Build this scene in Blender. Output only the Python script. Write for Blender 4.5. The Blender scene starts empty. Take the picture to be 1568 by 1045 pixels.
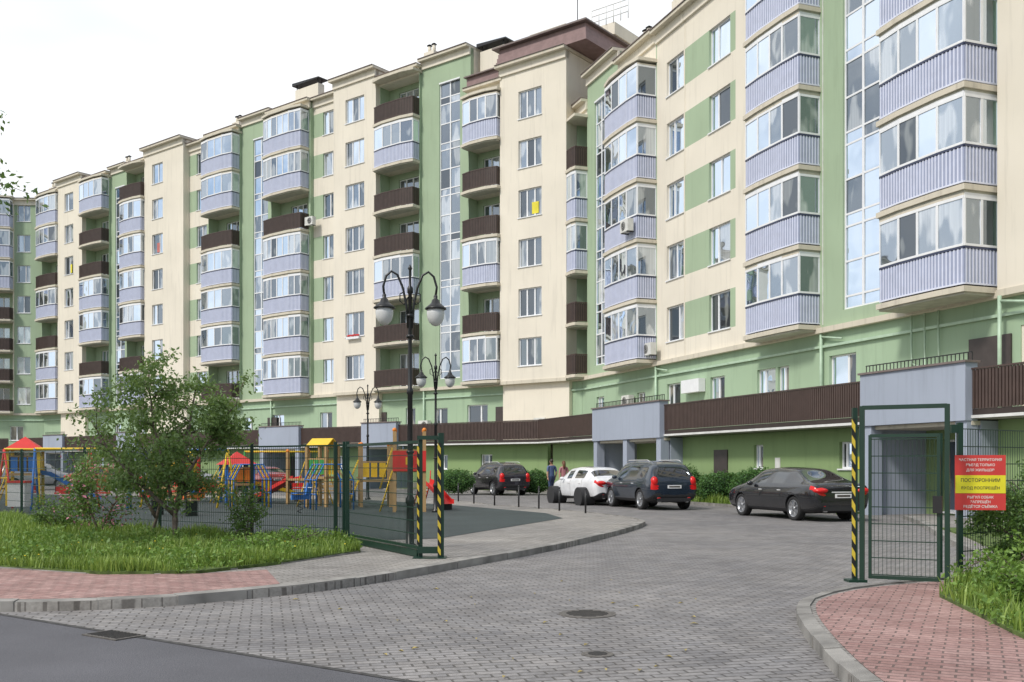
import bpy, bmesh, math, random
from mathutils import Vector, Matrix, noise
random.seed(7)
R=random.random
def U(a,b): return a+(b-a)*random.random()
scene=bpy.context.scene
# ------------------------------------------------------------ materials
MATS={}
def nodes(name):
    m=bpy.data.materials.new(name); m.use_nodes=True
    nt=m.node_tree; b=nt.nodes['Principled BSDF']; MATS[name]=m
    return m,nt,b
def N(nt,t,**k):
    n=nt.nodes.new(t)
    for a,v in k.items(): setattr(n,a,v)
    return n
def mathn(nt,op,a,b=None,c=None):
    n=nt.nodes.new('ShaderNodeMath'); n.operation=op
    for i,v in enumerate((a,b,c)):
        if v is None: continue
        if isinstance(v,(int,float)): n.inputs[i].default_value=v
        else: nt.links.new(v,n.inputs[i])
    return n.outputs[0]
def mixc(nt,fac,a,b,bt='MIX'):
    n=nt.nodes.new('ShaderNodeMix'); n.data_type='RGBA'; n.blend_type=bt
    for s,v in ((n.inputs[0],fac),(n.inputs[6],a),(n.inputs[7],b)):
        if isinstance(v,(int,float)): s.default_value=v
        elif isinstance(v,(tuple,list)): s.default_value=(*v[:3],1)
        else: nt.links.new(v,s)
    return n.outputs[2]
def ramp(nt,fac,p0,c0,p1,c1):
    n=nt.nodes.new('ShaderNodeValToRGB'); e=n.color_ramp.elements
    e[0].position=p0; e[0].color=(*c0,1); e[1].position=p1; e[1].color=(*c1,1)
    nt.links.new(fac,n.inputs[0]); return n.outputs[0]
def noisef(nt,vec,scale,detail=2,rough=.55):
    n=nt.nodes.new('ShaderNodeTexNoise'); n.inputs['Scale'].default_value=scale
    n.inputs['Detail'].default_value=detail; n.inputs['Roughness'].default_value=rough
    nt.links.new(vec,n.inputs['Vector']); return n.outputs['Fac']
def bump(nt,b,h,strength=.3,dist=.01):
    n=nt.nodes.new('ShaderNodeBump'); n.inputs['Strength'].default_value=strength; n.inputs['Distance'].default_value=dist
    nt.links.new(h,n.inputs['Height']); nt.links.new(n.outputs[0],b.inputs['Normal'])
def objco(nt): return N(nt,'ShaderNodeTexCoord').outputs['Object']
def plain(name,col,rough=.6,metal=0,var=.12,scale=3,bmp=0,spec=.5):
    m,nt,b=nodes(name); co=objco(nt)
    f=noisef(nt,co,scale)
    c=ramp(nt,f,.3,[x*(1-var) for x in col],.7,[min(1,x*(1+var)) for x in col])
    nt.links.new(c,b.inputs['Base Color'])
    b.inputs['Roughness'].default_value=rough; b.inputs['Metallic'].default_value=metal
    b.inputs['Specular IOR Level'].default_value=spec
    if bmp:
        bump(nt,b,noisef(nt,co,90),bmp,.004)
    return m
def stucco(name,col,dirt=.11):
    m,nt,b=nodes(name); co=objco(nt)
    f=noisef(nt,co,.35,3)
    mp=N(nt,'ShaderNodeMapping'); mp.inputs['Scale'].default_value=(2.2,2.2,.18); nt.links.new(co,mp.inputs[0])
    s=noisef(nt,mp.outputs[0],1.5,4,.65)
    c=ramp(nt,f,.3,[x*.94 for x in col],.7,[x*1.04 for x in col])
    st=ramp(nt,s,.52,(1,1,1),.8,(1-dirt*1.5,1-dirt*1.5,1-dirt*1.5))
    c=mixc(nt,1,c,st,'MULTIPLY')
    nt.links.new(c,b.inputs['Base Color']); b.inputs['Roughness'].default_value=.9
    b.inputs['Specular IOR Level'].default_value=.2
stucco('wall_cream',(.77,.715,.61)); stucco('wall_green',(.37,.47,.325)); stucco('wall_green_shop',(.36,.48,.335))
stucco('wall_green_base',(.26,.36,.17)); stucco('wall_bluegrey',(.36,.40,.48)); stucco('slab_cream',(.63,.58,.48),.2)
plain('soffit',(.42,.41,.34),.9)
plain('frame_white',(.8,.81,.83),.4,var=.04); plain('rail_panel',(.33,.365,.50),.55,var=.05); plain('rail_white',(.66,.69,.82),.4,var=.05)
plain('rail_dark',(.04,.05,.10),.4); plain('rail_brown',(.075,.048,.040),.5); plain('rail_brown_panel',(.04,.028,.024),.6)
plain('roof_metal',(.18,.14,.13),.5); plain('roof_mansard',(.27,.18,.175),.6)
plain('metal_black',(.015,.015,.017),.4); plain('pipe_green',(.42,.56,.42),.4); plain('gutter_white',(.7,.7,.68),.4)
plain('pipe_blue',(.16,.20,.28),.4); plain('door_dark',(.06,.048,.045),.5); plain('plinth',(.24,.23,.20),.9); plain('ac_white',(.65,.65,.62),.4); plain('grille',(.03,.03,.03),.5)
plain('flower_red',(.55,.03,.03)); plain('paper_yellow',(.75,.65,.05)); plain('cloth_red',(.5,.15,.13))
def glass(name,dark,light,thr,refl):
    m,nt,b=nodes(name); co=objco(nt)
    mp=N(nt,'ShaderNodeMapping'); mp.inputs['Scale'].default_value=(1.3,1.3,.5); nt.links.new(co,mp.inputs[0])
    f=noisef(nt,mp.outputs[0],.9,2)
    mp2=N(nt,'ShaderNodeMapping'); mp2.inputs['Scale'].default_value=(9,9,.2); nt.links.new(co,mp2.inputs[0])
    fold=noisef(nt,mp2.outputs[0],1.5,1)
    cl=ramp(nt,fold,.35,[x*.7 for x in light],.65,light)
    mask=ramp(nt,f,thr-.03,(0,0,0),thr+.03,(1,1,1))
    c=mixc(nt,mask,dark,cl)
    nt.links.new(c,b.inputs['Base Color']); b.inputs['Roughness'].default_value=.6
    g=N(nt,'ShaderNodeBsdfGlossy'); g.inputs['Roughness'].default_value=.015; g.inputs['Color'].default_value=(.76,.87,1,1)
    bp=N(nt,'ShaderNodeBump'); bp.inputs['Strength'].default_value=.2; bp.inputs['Distance'].default_value=.05
    nt.links.new(noisef(nt,co,.9,1),bp.inputs['Height']); nt.links.new(bp.outputs[0],g.inputs['Normal'])
    lw=N(nt,'ShaderNodeLayerWeight'); lw.inputs['Blend'].default_value=.25
    fac=mathn(nt,'MINIMUM',mathn(nt,'ADD',mathn(nt,'MULTIPLY',lw.outputs['Fresnel'],.9),refl),.9)
    mx=N(nt,'ShaderNodeMixShader'); nt.links.new(fac,mx.inputs[0]); nt.links.new(b.outputs[0],mx.inputs[1]); nt.links.new(g.outputs[0],mx.inputs[2])
    nt.links.new(mx.outputs[0],nt.nodes['Material Output'].inputs[0])
glass('glass_dark',(.012,.016,.02),(.20,.21,.20),.64,.12)
glass('glass_mid',(.02,.028,.035),(.36,.37,.36),.55,.24)
glass('glass_light',(.06,.075,.09),(.52,.53,.53),.50,.38)
glass('glass_shop',(.02,.022,.022),(.25,.22,.18),.58,.10)
GL=['glass_dark','glass_mid','glass_mid','glass_light']
def brickmat(name,c1,c2,mortar,bw,bh,rot,ms=.012,rough=.85,big=.25,off=.5,bm=True):
    m,nt,b=nodes(name); co=objco(nt)
    mp=N(nt,'ShaderNodeMapping'); mp.inputs['Rotation'].default_value=(0,0,math.radians(rot)); nt.links.new(co,mp.inputs[0])
    t=N(nt,'ShaderNodeTexBrick'); t.offset=off
    t.inputs['Scale'].default_value=1; t.inputs['Brick Width'].default_value=bw; t.inputs['Row Height'].default_value=bh
    t.inputs['Mortar Size'].default_value=ms; t.inputs['Mortar Smooth'].default_value=.4; t.inputs['Bias'].default_value=0
    t.inputs['Color1'].default_value=(*c1,1); t.inputs['Color2'].default_value=(*c2,1); t.inputs['Mortar'].default_value=(*mortar,1)
    wn=noisef(nt,mp.outputs[0],1.3,1)
    va=N(nt,'ShaderNodeVectorMath',operation='ADD'); cb=N(nt,'ShaderNodeCombineXYZ'); nt.links.new(mathn(nt,'MULTIPLY',wn,.05),cb.inputs[1]); nt.links.new(mathn(nt,'MULTIPLY',wn,.04),cb.inputs[0])
    nt.links.new(mp.outputs[0],va.inputs[0]); nt.links.new(cb.outputs[0],va.inputs[1]); nt.links.new(va.outputs[0],t.inputs['Vector'])
    f=noisef(nt,co,big,4,.6); f2=noisef(nt,co,25,2); f3=noisef(nt,co,1.7,3,.7)
    c=mixc(nt,1,t.outputs['Color'],ramp(nt,f,.3,(.76,.76,.78),.7,(1.12,1.1,1.07)),'MULTIPLY')
    c=mixc(nt,1,c,ramp(nt,f3,.35,(.82,.81,.80),.62,(1.05,1.05,1.05)),'MULTIPLY')
    c=mixc(nt,1,c,ramp(nt,f2,.3,(.82,.82,.82),.7,(1.12,1.12,1.12)),'MULTIPLY')
    nt.links.new(c,b.inputs['Base Color']); b.inputs['Roughness'].default_value=rough; b.inputs['Specular IOR Level'].default_value=.35
    if bm:
        h=mathn(nt,'SUBTRACT',mathn(nt,'MULTIPLY',f2,.3),t.outputs['Fac'])
        bump(nt,b,h,.7,.010)
brickmat('paver_grey',(.225,.222,.228),(.30,.29,.288),(.12,.115,.11),.20,.10,-14,.010)
brickmat('paver_pink',(.34,.20,.185),(.43,.28,.26),(.17,.125,.115),.20,.10,25,.009)
brickmat('paver_light',(.29,.28,.265),(.36,.345,.325),(.16,.15,.14),.20,.10,-30,.010,bm=False)
plain('kerb_stone',(.25,.24,.225),.9,var=.4,scale=2.5,bmp=.5)
def asphalt(name,col,):
    m,nt,b=nodes(name); co=objco(nt)
    f=noisef(nt,co,.5,4); f2=noisef(nt,co,140,2)
    c=ramp(nt,f,.3,[x*.8 for x in col],.7,[x*1.2 for x in col])
    c=mixc(nt,1,c,ramp(nt,f2,.35,(.5,.5,.5),.7,(1.55,1.55,1.55)),'MULTIPLY')
    nt.links.new(c,b.inputs['Base Color']); b.inputs['Roughness'].default_value=.85; bump(nt,b,f2,.7,.008)
asphalt('asphalt',(.105,.105,.118)); asphalt('rubber_ground',(.045,.06,.06))
plain('soil_grass',(.085,.13,.03),.95,var=.5,scale=6,bmp=.5); plain('far_ground',(.09,.11,.06),.95,var=.3,scale=.1)
plain('iron',(.12,.11,.10),.7,var=.35,scale=30,metal=.2); plain('iron_hole',(.03,.028,.027),.8)
plain('mortar_strip',(.06,.058,.056),.9,var=.4,scale=8)
def leafmat(name,a,b2,tr=.3):
    m,nt,b=nodes(name); g=N(nt,'ShaderNodeNewGeometry')
    co=objco(nt); f=noisef(nt,co,1.6,1)
    v=mathn(nt,'ADD',mathn(nt,'MULTIPLY',g.outputs['Random Per Island'],.6),mathn(nt,'MULTIPLY',f,.5))
    c=ramp(nt,v,.2,a,.85,b2); nt.links.new(c,b.inputs['Base Color']); b.inputs['Roughness'].default_value=.5
    t=N(nt,'ShaderNodeBsdfTranslucent'); c2=mixc(nt,.5,c,(.28,.40,.07)); nt.links.new(c2,t.inputs[0])
    mx=N(nt,'ShaderNodeMixShader'); mx.inputs[0].default_value=tr
    nt.links.new(b.outputs[0],mx.inputs[1]); nt.links.new(t.outputs[0],mx.inputs[2]); nt.links.new(mx.outputs[0],nt.nodes['Material Output'].inputs[0])
leafmat('leaf_tree',(.06,.125,.03),(.25,.36,.14),.4); leafmat('leaf_bush',(.04,.10,.02),(.15,.26,.06)); leafmat('leaf_hedge',(.03,.10,.025),(.11,.24,.06))
leafmat('grass_blade',(.09,.16,.025),(.30,.42,.08)); leafmat('grass_weed',(.08,.17,.025),(.22,.36,.07))
plain('blossom',(.6,.22,.32),.6); plain('dandelion',(.8,.6,.02),.6); plain('bark',(.14,.11,.09),.9,var=.4,scale=20,bmp=.6)
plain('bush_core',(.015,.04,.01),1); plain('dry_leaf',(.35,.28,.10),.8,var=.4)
plain('fence_green',(.008,.035,.022),.4,var=.1); plain('lamp_black',(.012,.013,.014),.38,var=.1)
m,nt,b=nodes('globe'); b.inputs['Base Color'].default_value=(.62,.63,.63,1); b.inputs['Roughness'].default_value=.25
def stripes(name,a,b2,freq,kx):
    m,nt,b=nodes(name); co=objco(nt); sx=N(nt,'ShaderNodeSeparateXYZ'); nt.links.new(co,sx.inputs[0])
    v=mathn(nt,'FRACT',mathn(nt,'ADD',mathn(nt,'MULTIPLY',sx.outputs[2],freq),mathn(nt,'MULTIPLY',sx.outputs[0],kx)))
    k=mathn(nt,'GREATER_THAN',v,.5); nt.links.new(mixc(nt,k,a,b2),b.inputs['Base Color']); b.inputs['Roughness'].default_value=.5
stripes('hazard',(.66,.50,.05),(.012,.012,.012),5.2,9)
for nm,c in dict(play_red=(.62,.03,.025),play_yellow=(.75,.50,.02),play_blue=(.03,.16,.50),play_green=(.04,.28,.06),play_orange=(.75,.22,.02),wood_post=(.42,.27,.12),play_white=(.7,.7,.7),
    sign_red=(.62,.05,.045),sign_yellow=(.78,.70,.03),sign_text=(.78,.75,.72),sign_text_dark=(.06,.05,.04),chrome=(.6,.6,.6),plate_white=(.75,.75,.75),
    jeans=(.04,.06,.13),shirt_blue=(.07,.11,.22),shirt_dark=(.05,.05,.06),skirt_pink=(.38,.16,.17),skin=(.45,.26,.18),hair_dark=(.03,.018,.012),hair_brown=(.12,.05,.02),shoe=(.03,.03,.03)).items():
    plain(nm,c,.5,var=.08)
plain('tyre',(.018,.018,.019),.8); plain('rim',(.45,.46,.48),.3,metal=.8); plain('car_trim',(.02,.02,.022),.6)
m,nt,b=nodes('car_glass'); b.inputs['Base Color'].default_value=(.012,.015,.017,1); b.inputs['Roughness'].default_value=.03; b.inputs['Coat Weight'].default_value=1
m,nt,b=nodes('tail_red'); b.inputs['Base Color'].default_value=(.65,.012,.012,1); b.inputs['Roughness'].default_value=.2
def paint(name,col,metal=.3,seams=(-.95,.1,1.0)):
    m,nt,b=nodes(name); co=objco(nt); sx=N(nt,'ShaderNodeSeparateXYZ'); nt.links.new(co,sx.inputs[0])
    d=None
    for s in seams:
        k=mathn(nt,'ABSOLUTE',mathn(nt,'SUBTRACT',sx.outputs[0],s)); d=k if d is None else mathn(nt,'MINIMUM',d,k)
    a=mathn(nt,'LESS_THAN',d,.008)
    a=mathn(nt,'MULTIPLY',a,mathn(nt,'GREATER_THAN',mathn(nt,'ABSOLUTE',sx.outputs[1]),.62))
    a=mathn(nt,'MULTIPLY',a,mathn(nt,'GREATER_THAN',sx.outputs[2],.3))
    f=noisef(nt,co,4); c=ramp(nt,f,.3,[x*.9 for x in col],.7,[x*1.1 for x in col])
    dust=mathn(nt,'MULTIPLY',mathn(nt,'SUBTRACT',.55,sx.outputs[2]),.5); dust=mathn(nt,'MAXIMUM',dust,0)
    c=mixc(nt,dust,c,(.2,.18,.15))
    nt.links.new(mixc(nt,a,c,(.004,.004,.004)),b.inputs['Base Color'])
    b.inputs['Metallic'].default_value=metal; b.inputs['Roughness'].default_value=.25; b.inputs['Coat Weight'].default_value=1; b.inputs['Coat Roughness'].default_value=.02
    return name
paint('paint_black',(.012,.013,.017)); paint('paint_navy',(.022,.035,.055)); paint('paint_white',(.78,.79,.81),0); paint('paint_grey',(.035,.03,.038))
paint('paint_orange',(.45,.13,.04)); paint('paint_silver',(.4,.41,.43),.6); paint('paint_red',(.35,.03,.03))

# ------------------------------------------------------------ mesh builders
def mkobj(name,vs,fs,mats,parent=None,smooth=False,idx=None,recalc=True):
    me=bpy.data.meshes.new(name); me.from_pydata([tuple(v) for v in vs],[],fs)
    for m in (mats if isinstance(mats,(list,tuple)) else [mats]): me.materials.append(MATS[m])
    if idx: me.polygons.foreach_set('material_index',idx)
    if recalc:
        bm=bmesh.new(); bm.from_mesh(me); bmesh.ops.recalc_face_normals(bm,faces=bm.faces); bm.to_mesh(me); bm.free()
    if smooth: me.polygons.foreach_set('use_smooth',[True]*len(me.polygons))
    o=bpy.data.objects.new(name,me); scene.collection.objects.link(o)
    if parent: o.parent=parent
    return o
def empty(name,loc=(0,0,0),rz=0):
    e=bpy.data.objects.new(name,None); e.location=loc; e.rotation_euler=(0,0,rz); e.empty_display_size=.2
    scene.collection.objects.link(e); return e
BF=[(0,1,2,3),(4,7,6,5),(0,4,5,1),(1,5,6,2),(2,6,7,3),(3,7,4,0)]
class Acc:
    def __init__(s): s.d={}
    def add(s,mat,vs,fs,sm=False):
        v,f=s.d.setdefault((mat,sm),([],[])); b=len(v); v.extend(vs); f.extend([tuple(b+i for i in q) for q in fs])
    def build(s,name,loc=(0,0,0),rz=0,recalc=True):
        e=empty(name,loc,rz)
        for (mat,sm),(v,f) in s.d.items(): mkobj(mat+'_parts',v,f,mat,e,sm,recalc=recalc)
        return e
    def box(s,mat,c,sz,rz=0,rx=0,ry=0):
        M=Matrix.Rotation(rz,3,'Z')@Matrix.Rotation(ry,3,'Y')@Matrix.Rotation(rx,3,'X'); c=Vector(c); x,y,z=[k/2 for k in sz]
        vs=[c+M@Vector(p) for p in ((-x,-y,-z),(x,-y,-z),(x,y,-z),(-x,y,-z),(-x,-y,z),(x,-y,z),(x,y,z),(-x,y,z))]
        s.add(mat,vs,BF)
    def prism(s,mat,poly,z0,z1):
        n=len(poly); vs=[(x,y,z0) for x,y in poly]+[(x,y,z1) for x,y in poly]
        fs=[tuple(range(n))[::-1],tuple(range(n,2*n))]+[(i,(i+1)%n,n+(i+1)%n,n+i) for i in range(n)]
        s.add(mat,vs,fs)
    def tube(s,mat,pts,rs,sides=8,sm=True):
        pts=[Vector(p) for p in pts]
        if isinstance(rs,(int,float)): rs=[rs]*len(pts)
        vs=[];fs=[]; n=len(pts); prev=None
        for i,p in enumerate(pts):
            t=(pts[min(i+1,n-1)]-pts[max(i-1,0)])
            if t.length<1e-6: t=Vector((0,0,1))
            t.normalize()
            if prev is None:
                a=Vector((1,0,0)) if abs(t.x)<.8 else Vector((0,1,0)); u=t.cross(a).normalized()
            else:
                u=(prev-t*prev.dot(t)); u=u.normalized() if u.length>1e-5 else prev
            prev=u; w=t.cross(u)
            for k in range(sides):
                an=2*math.pi*k/sides; vs.append(p+(u*math.cos(an)+w*math.sin(an))*rs[i])
        for i in range(n-1):
            for k in range(sides):
                k2=(k+1)%sides; fs.append((i*sides+k,i*sides+k2,(i+1)*sides+k2,(i+1)*sides+k))
        fs.append(tuple(range(sides))[::-1]); fs.append(tuple((n-1)*sides+k for k in range(sides)))
        s.add(mat,vs,fs,sm)
    def lathe(s,mat,prof,c=(0,0,0),sides=20,axis='Z',sm=True):
        vs=[];fs=[];c=Vector(c);n=len(prof)
        for r,h in prof:
            for k in range(sides):
                a=2*math.pi*k/sides
                p=Vector((r*math.cos(a),r*math.sin(a),h)) if axis=='Z' else Vector((r*math.cos(a),h,r*math.sin(a)))
                vs.append(c+p)
        for i in range(n-1):
            for k in range(sides):
                k2=(k+1)%sides; fs.append((i*sides+k,i*sides+k2,(i+1)*sides+k2,(i+1)*sides+k))
        fs.append(tuple(range(sides))[::-1]); fs.append(tuple((n-1)*sides+k for k in range(sides)))
        s.add(mat,vs,fs,sm)
    def ball(s,mat,c,r,seg=14,rings=9):
        if isinstance(r,(int,float)): r=(r,r,r)
        prof=[(max(.02,math.sin(math.pi*i/rings)),-math.cos(math.pi*i/rings)) for i in range(rings+1)]
        a=Acc(); a.lathe(mat,prof,sides=seg); v,f=a.d[(mat,True)]
        s.add(mat,[(c[0]+p[0]*r[0],c[1]+p[1]*r[1],c[2]+p[2]*r[2]) for p in v],f,True)
# ------------------------------------------------------------ facade helpers
class Fr:
    def __init__(s,O,d,n,acc):
        s.O=Vector((*O,0)); s.d=Vector((*d,0)).normalized(); s.n=Vector((*n,0)).normalized(); s.a=acc
    def P(s,t,n,z): return s.O+s.d*t+s.n*n+Vector((0,0,z))
    def box(s,mat,t0,t1,n0,n1,z0,z1):
        if t1-t0<1e-4 or z1-z0<1e-4: return
        s.a.add(mat,[s.P(t0,n0,z0),s.P(t1,n0,z0),s.P(t1,n1,z0),s.P(t0,n1,z0),s.P(t0,n0,z1),s.P(t1,n0,z1),s.P(t1,n1,z1),s.P(t0,n1,z1)],BF)
    def seg(s,mat,a,b,th,z0,z1,off=0):
        dx,dy=b[0]-a[0],b[1]-a[1]; L=math.hypot(dx,dy)
        if L<1e-4: return
        nx,ny=-dy/L,dx/L
        q=[(a[0]+nx*(off-th/2),a[1]+ny*(off-th/2)),(b[0]+nx*(off-th/2),b[1]+ny*(off-th/2)),(b[0]+nx*(off+th/2),b[1]+ny*(off+th/2)),(a[0]+nx*(off+th/2),a[1]+ny*(off+th/2))]
        s.a.add(mat,[s.P(t,n,z0) for t,n in q]+[s.P(t,n,z1) for t,n in q],BF)
    def prism(s,mat,poly,z0,z1):
        n=len(poly); vs=[s.P(t,k,z0) for t,k in poly]+[s.P(t,k,z1) for t,k in poly]
        s.a.add(mat,vs,[tuple(range(n)),tuple(range(n,2*n))]+[(i,(i+1)%n,n+(i+1)%n,n+i) for i in range(n)])
    def glassq(s,mat,t0,t1,n,z0,z1):
        e=U(-.012,.012); e2=U(-.012,.012)
        s.a.add(mat,[s.P(t0,n,z0),s.P(t1,n+e,z0),s.P(t1,n+e+e2,z1),s.P(t0,n+e2,z1)],[(0,1,2,3)])
    def window(s,t0,t1,n,z0,z1,cols=2,transom=False,sill=True,fm='frame_white',gl=None):
        nf=n-.12; w=.065
        s.box(fm,t0,t1,nf-.06,nf,z0,z0+w); s.box(fm,t0,t1,nf-.06,nf,z1-w,z1)
        s.box(fm,t0,t0+w,nf-.06,nf,z0+w,z1-w); s.box(fm,t1-w,t1,nf-.06,nf,z0+w,z1-w)
        W=(t1-t0)/cols
        splits=[t0+W*i for i in range(1,cols)]
        if cols==2: splits=[t0+(t1-t0)*random.choice((.36,.5,.64))]
        prev=t0+w
        for sp in splits+[t1-w]:
            a,b=prev,(sp-.05 if sp!=t1-w else t1-w)
            if sp!=t1-w: s.box(fm,sp-.05,sp+.05,nf-.055,nf+.003,z0+w,z1-w)
            if transom and R()<.9: s.box(fm,a,b,nf-.052,nf-.002,z1-.55,z1-.48)
            s.glassq(gl or random.choice(GL),a,b,nf-.035,z0+w,z1-w)
            prev=sp+.05
        if sill: s.box(fm,t0-.05,t1+.05,n-.12,n+.06,z0-.04,z0+.01)
def wall(fr,t0,t1,n,z0,z1,wins,matA,matB=None,th=.3,cols=2,gl=None,fm='frame_white'):
    ts=sorted(set([t0,t1]+[w[0] for w in wins]+[w[1] for w in wins]))
    zs=sorted(set([z0,z1]+[w[2] for w in wins]+[w[3] for w in wins]))
    for i in range(len(ts)-1):
        for j in range(len(zs)-1):
            tm=(ts[i]+ts[i+1])/2; zm=(zs[j]+zs[j+1])/2
            hole=any(w[0]<tm<w[1] and w[2]<zm<w[3] for w in wins)
            mt=matA
            if matB is not None:
                inz=any(w[2]<zm<w[3] for w in wins); mt=matA if inz else matB
            if hole: continue
            fr.box(mt,ts[i],ts[i+1],n-th,n,zs[j],zs[j+1])
    for w in wins: fr.window(w[0],w[1],n,w[2],w[3],cols=cols,gl=gl,fm=fm)
BASE=6.8; FH=3.0
def balcony(fr,t0,t1,n0,p,zf,style,c=.2):
    w=t1-t0
    pl=[(t0,n0),(t0,n0+p-c),(t0+.27*w,n0+p-c*.13),(t1-.27*w,n0+p-c*.13),(t1,n0+p-c),(t1,n0)]
    def off(o): return [(t0-o,n0),(t0-o,n0+p-c+o),(t0+.27*w-o*.4,n0+p-c*.13+o),(t1-.27*w+o*.4,n0+p-c*.13+o),(t1+o,n0+p-c+o),(t1+o,n0)]
    fr.prism('slab_cream',off(.09),zf-.17,zf-.0)
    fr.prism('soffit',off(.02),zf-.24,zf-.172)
    segs=list(zip(pl[:-1],pl[1:]))
    brown=(style=='o')
    hp='rail_brown_panel' if brown else 'rail_panel'; hb='rail_brown' if brown else 'rail_white'
    for a,b in segs:
        L=math.hypot(b[0]-a[0],b[1]-a[1])
        fr.seg(hp,a,b,.02,zf+.10,zf+1.10)
        fr.seg(hb,a,b,.05,zf+.06,zf+.11,-.0); fr.seg('rail_dark' if not brown else hb,a,b,.07,zf+1.12,zf+1.18)
        k=max(1,int(L/.125))
        for i in range(k):
            f=(i+.5)/k; pt=(a[0]+(b[0]-a[0])*f,a[1]+(b[1]-a[1])*f); dx,dy=(b[0]-a[0])/L,(b[1]-a[1])/L
            fr.seg(hb,(pt[0]-dx*.024,pt[1]-dy*.024),(pt[0]+dx*.024,pt[1]+dy*.024),.05,zf+.11,zf+1.12)
    if style in 'gb':
        g=random.choice(['glass_mid','glass_light','glass_mid','glass_light'])
        zt=zf+2.68
        for a,b in segs:
            L=math.hypot(b[0]-a[0],b[1]-a[1]); k=max(1,round(L/.75)); 
            if L<.15: k=1
            fr.seg('frame_white',a,b,.06,zf+1.19,zf+1.26); fr.seg('frame_white',a,b,.06,zt-.09,zt)
            fr.seg('slab_cream' if R()<.3 else 'frame_white',a,b,.04,zt,zf+2.76)
            for i in range(k):
                f0=i/k; f1=(i+1)/k; q0=(a[0]+(b[0]-a[0])*f0,a[1]+(b[1]-a[1])*f0); q1=(a[0]+(b[0]-a[0])*f1,a[1]+(b[1]-a[1])*f1)
                gg=g if R()<.7 else random.choice(GL)
                dx,dy=(q1[0]-q0[0])/(L/k),(q1[1]-q0[1])/(L/k)
                for q,sg in ((q0,1),(q1,-1)):
                    e=(q[0]+dx*.045*sg,q[1]+dy*.045*sg); fr.seg('frame_white',q if sg>0 else e,e if sg>0 else q,.05,zf+1.26,zt-.09)
                fr.a.add(gg,[fr.P(*q0,zf+1.26),fr.P(*q1,zf+1.26),fr.P(*q1,zt-.09),fr.P(*q0,zt-.09)],[(0,1,2,3)])
def section(fr,s,roofback=-12):
    t0,t1,ty=s['t'][0],s['t'][1],s['ty']; nn=s.get('n',0); top=s['top']; fl=s['fl']
    tb=s.get('base',BASE)
    if ty in('win','band'):
        wins=[(a,b,tb+FH*f+.75,tb+FH*f+2.45) for f in range(fl) for a,b in s['w']]
        wall(fr,t0,t1,nn,BASE-.1,top,wins,s.get('A','wall_cream'),s.get('B'),cols=s.get('cols',2))
        core=nn-.3
        if nn>0: fr.box('slab_cream',t0,t1,-.3,nn+.05,BASE-.3,BASE-.1)
    elif ty=='stair':
        a,b=s['w'][0]; g1=top-1.7
        fr.box('wall_green',t0,a,nn-.3,nn,BASE-.1,top); fr.box('wall_green',b,t1,nn-.3,nn,BASE-.1,top)
        fr.box('wall_green',a,b,nn-.3,nn,g1,top); 
        z=BASE+.4; fr.box('wall_green',a,b,nn-.3,nn,BASE-.1,z)
        nf=nn-.08; W=.07
        fr.box('frame_white',a,a+W,nf-.06,nf,z,g1); fr.box('frame_white',b-W,b,nf-.06,nf,z,g1)
        m=a+(b-a)*.5; fr.box('frame_white',m-.05,m+.05,nf-.06,nf,z,g1)
        zz=z; k=0
        while zz<g1-.3:
            h=(.45 if k%3==0 else 1.27); z2=min(g1,zz+h)
            for q0,q1 in((a+W,m-.05),(m+.05,b-W)):
                fr.box('frame_white',q0,q1,nf-.055,nf-.003,zz,zz+.07)
                fr.glassq(random.choice(['glass_mid','glass_light','glass_mid','glass_light','glass_dark']),q0,q1,nf-.035,zz+.07,z2)
            zz=z2; k+=1
        fr.box('frame_white',a,b,nf-.02,nn+.04,g1-.06,g1+.03)
        core=nn-.3
    elif ty=='balc':
        rec=.9; a,b=s.get('b',(t0+.05,t1-.05)); p=s.get('p',.9)
        ck=s.get('cheek','wall_green')
        fr.box(ck,t0,a,nn-rec,nn,BASE-.1,top); fr.box(ck,b,t1,nn-rec,nn,BASE-.1,top)
        mid=(a+b)/2
        nb=nn-rec
        wins=[]
        hw=min(.95,(b-a)/2-.15)
        for f in range(fl): wins.append((mid-hw,mid+hw,BASE+FH*f+(.12),BASE+FH*f+2.4))
        wall(fr,a,b,nb,BASE-.1,top,wins,'wall_green',cols=3)
        for f in range(fl):
            st=s['st'][::-1][f] if f<len(s['st']) else 'g'
            fr.box('slab_cream',a,b,nb,nn,BASE+FH*f-.2,BASE+FH*f-.01)
            balcony(fr,a,b,nn-.0,p,BASE+FH*f,st,s.get('c',.2))
        zc=BASE+FH*fl-.12
        fr.prism('slab_cream',[(a-.12,nb),(a-.12,nn+p-.1),(a+.9,nn+p+.1),(b-.9,nn+p+.1),(b+.12,nn+p-.1),(b+.12,nb)] if b-a>2 else [(a-.1,nb),(a-.1,nn+p),(b+.1,nn+p),(b+.1,nb)],zc,zc+.16)
        fr.box('wall_cream',a,b,nn-.3,nn-.002,zc+.16,top)
        core=nb-.3
    fr.box('wall_cream',t0,t1,roofback,core-.005,0,top-.01)
    ov=.42; 
    fr.box('slab_cream',t0-.12 if nn>0 else t0,t1+.12 if nn>0 else t1,roofback-.3,nn+ov,top,top+.15+.02*nn)
    fr.box('roof_metal',t0-.1 if nn>0 else t0+.01,t1+.1 if nn>0 else t1-.01,roofback-.2,nn+ov+.05,top+.16+.02*nn,top+.2+.02*nn)
    fr.box('wall_cream',t0,t1,core,nn+.12,top-.45,top-.001)
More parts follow.
